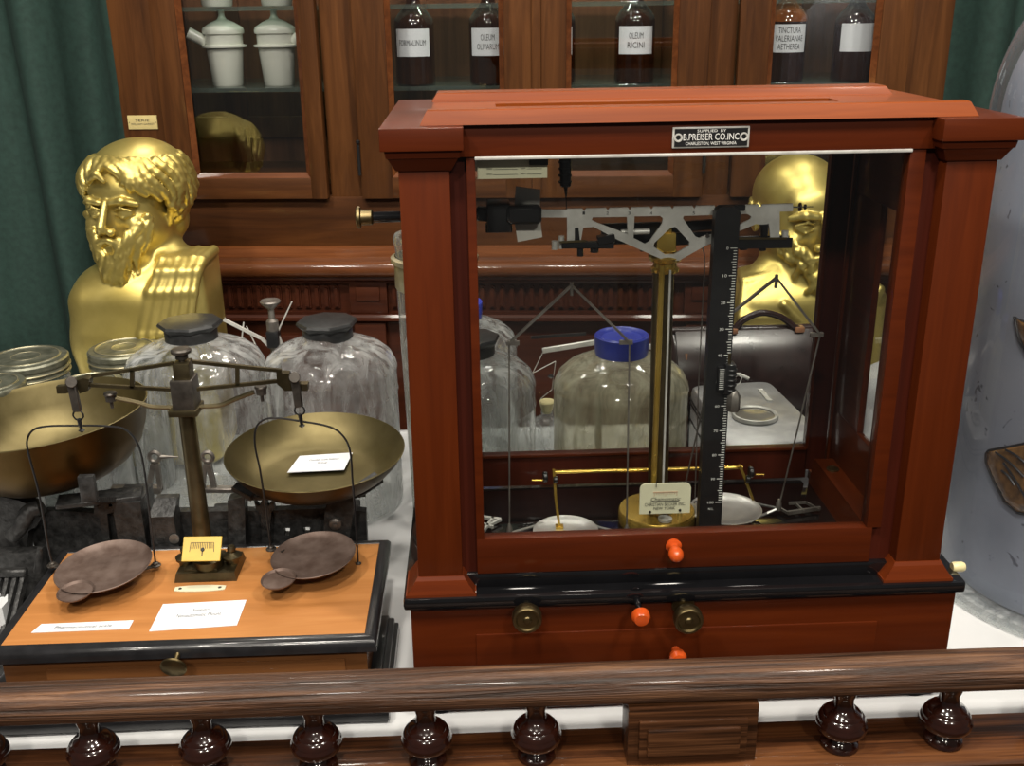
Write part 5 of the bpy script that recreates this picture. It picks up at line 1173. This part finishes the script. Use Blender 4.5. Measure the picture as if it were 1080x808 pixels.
# hand balance whose beam shows between the jars
Yh = 1.41
t = thing('hand_balance', 'thin steel balance beam on a stand behind the blue capped jar', 'balance', (AY(640, 400, Yh).x, Yh, 0)); A = lambda px, py, Y=Yh: AY(px, py, Y)
put('beam', MB().bar(A(572, 370), A(628, 361), .004, .008, bev=.001).bar(A(626, 361), A(690, 366), .004, .008, bev=.001), 'steel', t)
mx = A(633, 362); put('stand', MB().rod((mx.x, Yh, .0), (mx.x, Yh, mx.z + .006), .005, .004, 14).lathe([(0, 0), (.03, 0), (.03, .004), (.008, .008), (0, .008)], (mx.x, Yh, 0), 28), 'dullsteel', t)
put('suspension_wire', MB().rod(A(573, 371), A(561, 395), .0007, None, 6).rod(A(561, 394), A(586, 381), .0007, None, 6).rod(A(570, 421), A(582, 411), .0007, None, 6).rod(A(586, 381), A(582, 411), .0006, None, 6), 'steel', t)
put('lever_arm', MB().bar(A(618, 352, Yh + .02), A(560, 356, Yh + .02), .004, .004).lathe([(0, -.004), (.005, 0), (0, .004)], A(581, 397), 12), 'black', t)
# dark pillar balance behind the two big jars
Yh = 1.50; A = lambda px, py, Y=Yh: AY(px, py, Y); c = A(285, 318)
t = thing('pillar_balance', 'dark pillar balance with capped post between the two big glass jars', 'balance', (c.x, Yh, 0))
put('pillar', MB().lathe([(0, 0), (.04, 0), (.04, .006), (.012, .012), (.0065, .03), (.0065, c.z - .075), (.009, c.z - .07), (.009, c.z - .03), (.005, c.z - .026), (.0045, c.z - .012), (.014, c.z - .003), (.0155, c.z), (.014, c.z + .002), (0, c.z + .0025)], (c.x, Yh, 0), 28), 'dullsteel', t)
put('pivot_block', MB().box(c.x - .009, c.x + .009, Yh - .012, Yh + .012, A(285, 365).z, A(285, 348).z, .002), 'black', t)
put('beam', MB().bar(A(236, 337), A(276, 357), .004, .0045).bar(A(276, 357), A(284, 365), .004, .0045).bar(A(292, 352), A(298, 365), .004, .005).bar(A(298, 365), A(312, 368), .004, .004), 'steel', t)
put('pointer_wire', MB().rod(A(308, 318), A(293, 350), .0010, .0014, 8).rod(A(257, 340), A(255, 358), .0012, None, 8).rod(A(260, 344), A(271, 367), .0010, None, 8), 'steel', t)

# ------------------------------------------------------------------ big glass dome at the right with the grey form inside
dc = Vector((.735, 1.095, 0)); rd = dc.x - AY(1006, 640, 1.05).x
zs = AY(1038, 130, 1.09).z
t = thing('glass_dome', 'very large clear glass dome at the right edge, beside the balance case', 'glass dome', dc)
pr = [(rd + .004, 0), (rd + .006, .004), (rd + .002, .010), (rd, .016)] + [(rd * math.cos(a) ** .9 if a < 1.55 else 0, zs + .195 * math.sin(a)) for a in [math.pi / 2 * i / 20 for i in range(21)]]
put('dome_shell', MB().lathe(pr, dc, 128, cap=False), 'domeglass', t)
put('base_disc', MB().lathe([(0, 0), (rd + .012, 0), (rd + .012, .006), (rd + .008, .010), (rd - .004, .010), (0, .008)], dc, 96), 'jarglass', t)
ri = rd - .013
gf = thing('painted_form', 'grey blue scuffed painted form inside the glass dome, with brown patches', 'model', dc + Vector((0, 0, .011)))
put('form_body', MB().lathe([(0, .011), (ri * .985, .011), (ri, .02), (ri, zs)] + [(ri * math.cos(a), zs + .172 * math.sin(a)) for a in [math.pi / 2 * i / 18 for i in range(1, 19)]], dc, 96), 'greyform', gf)
def patch(pts, name):
    # leaf-shaped glazed relief following the form's surface
    mb = MB(); P = []
    def onc(px, py, k):
        d = ray(px, py); ox, oy = CAM.x - dc.x, CAM.y - dc.y; a = d.x ** 2 + d.y ** 2; b = 2 * (ox * d.x + oy * d.y); c_ = ox * ox + oy * oy - k * k; D = b * b - 4 * a * c_
        return CAM + d * ((-b - math.sqrt(max(D, 0))) / (2 * a))
    cxm = sum(p[0] for p in pts) / len(pts); cym = sum(p[1] for p in pts) / len(pts); L = []
    for sc_, k in ((1.0, ri - .001), (1.0, ri + .003), (.90, ri + .0065), (.5, ri + .008)): L.append([mb.bm.verts.new(onc(cxm + (p[0] - cxm) * sc_, cym + (p[1] - cym) * sc_, k)) for p in pts])
    for a, b in zip(L, L[1:]):
        for i in range(len(a)): mb.bm.faces.new((a[i], a[(i + 1) % len(a)], b[(i + 1) % len(a)], b[i]))
    mb.bm.faces.new(L[-1]); o = put(name, mb, 'tortoise', gf)
    ed = MB().tube([onc(p[0], p[1], ri + .0035) for p in pts], .0016, 6, True)
    return o, ed, onc
o, ed, onc = patch([(1040, 478), (1043, 475), (1060, 472), (1085, 467), (1110, 462), (1125, 480), (1118, 515), (1100, 538), (1084, 543), (1073, 541), (1060, 530), (1048, 508), (1040, 488)], 'brown_patch')
for a, b in (((1050, 477), (1080, 503)), ((1060, 474), (1085, 492)), ((1058, 488), (1083, 528)), ((1056, 496), (1070, 512))):
    ed.tube([onc(a[0] + (b[0] - a[0]) * i / 6, a[1] + (b[1] - a[1]) * i / 6 - 2 * math.sin(i / 6 * 3.1), ri + .0088) for i in range(7)], .0012, 6)
put('dark_outline', ed, 'black', o)
o, ed, onc = patch([(1070, 334), (1076, 338), (1090, 343), (1110, 345), (1120, 360), (1105, 378), (1090, 376), (1082, 370), (1075, 357)], 'brown_patch'); put('dark_outline', ed, 'black', o)
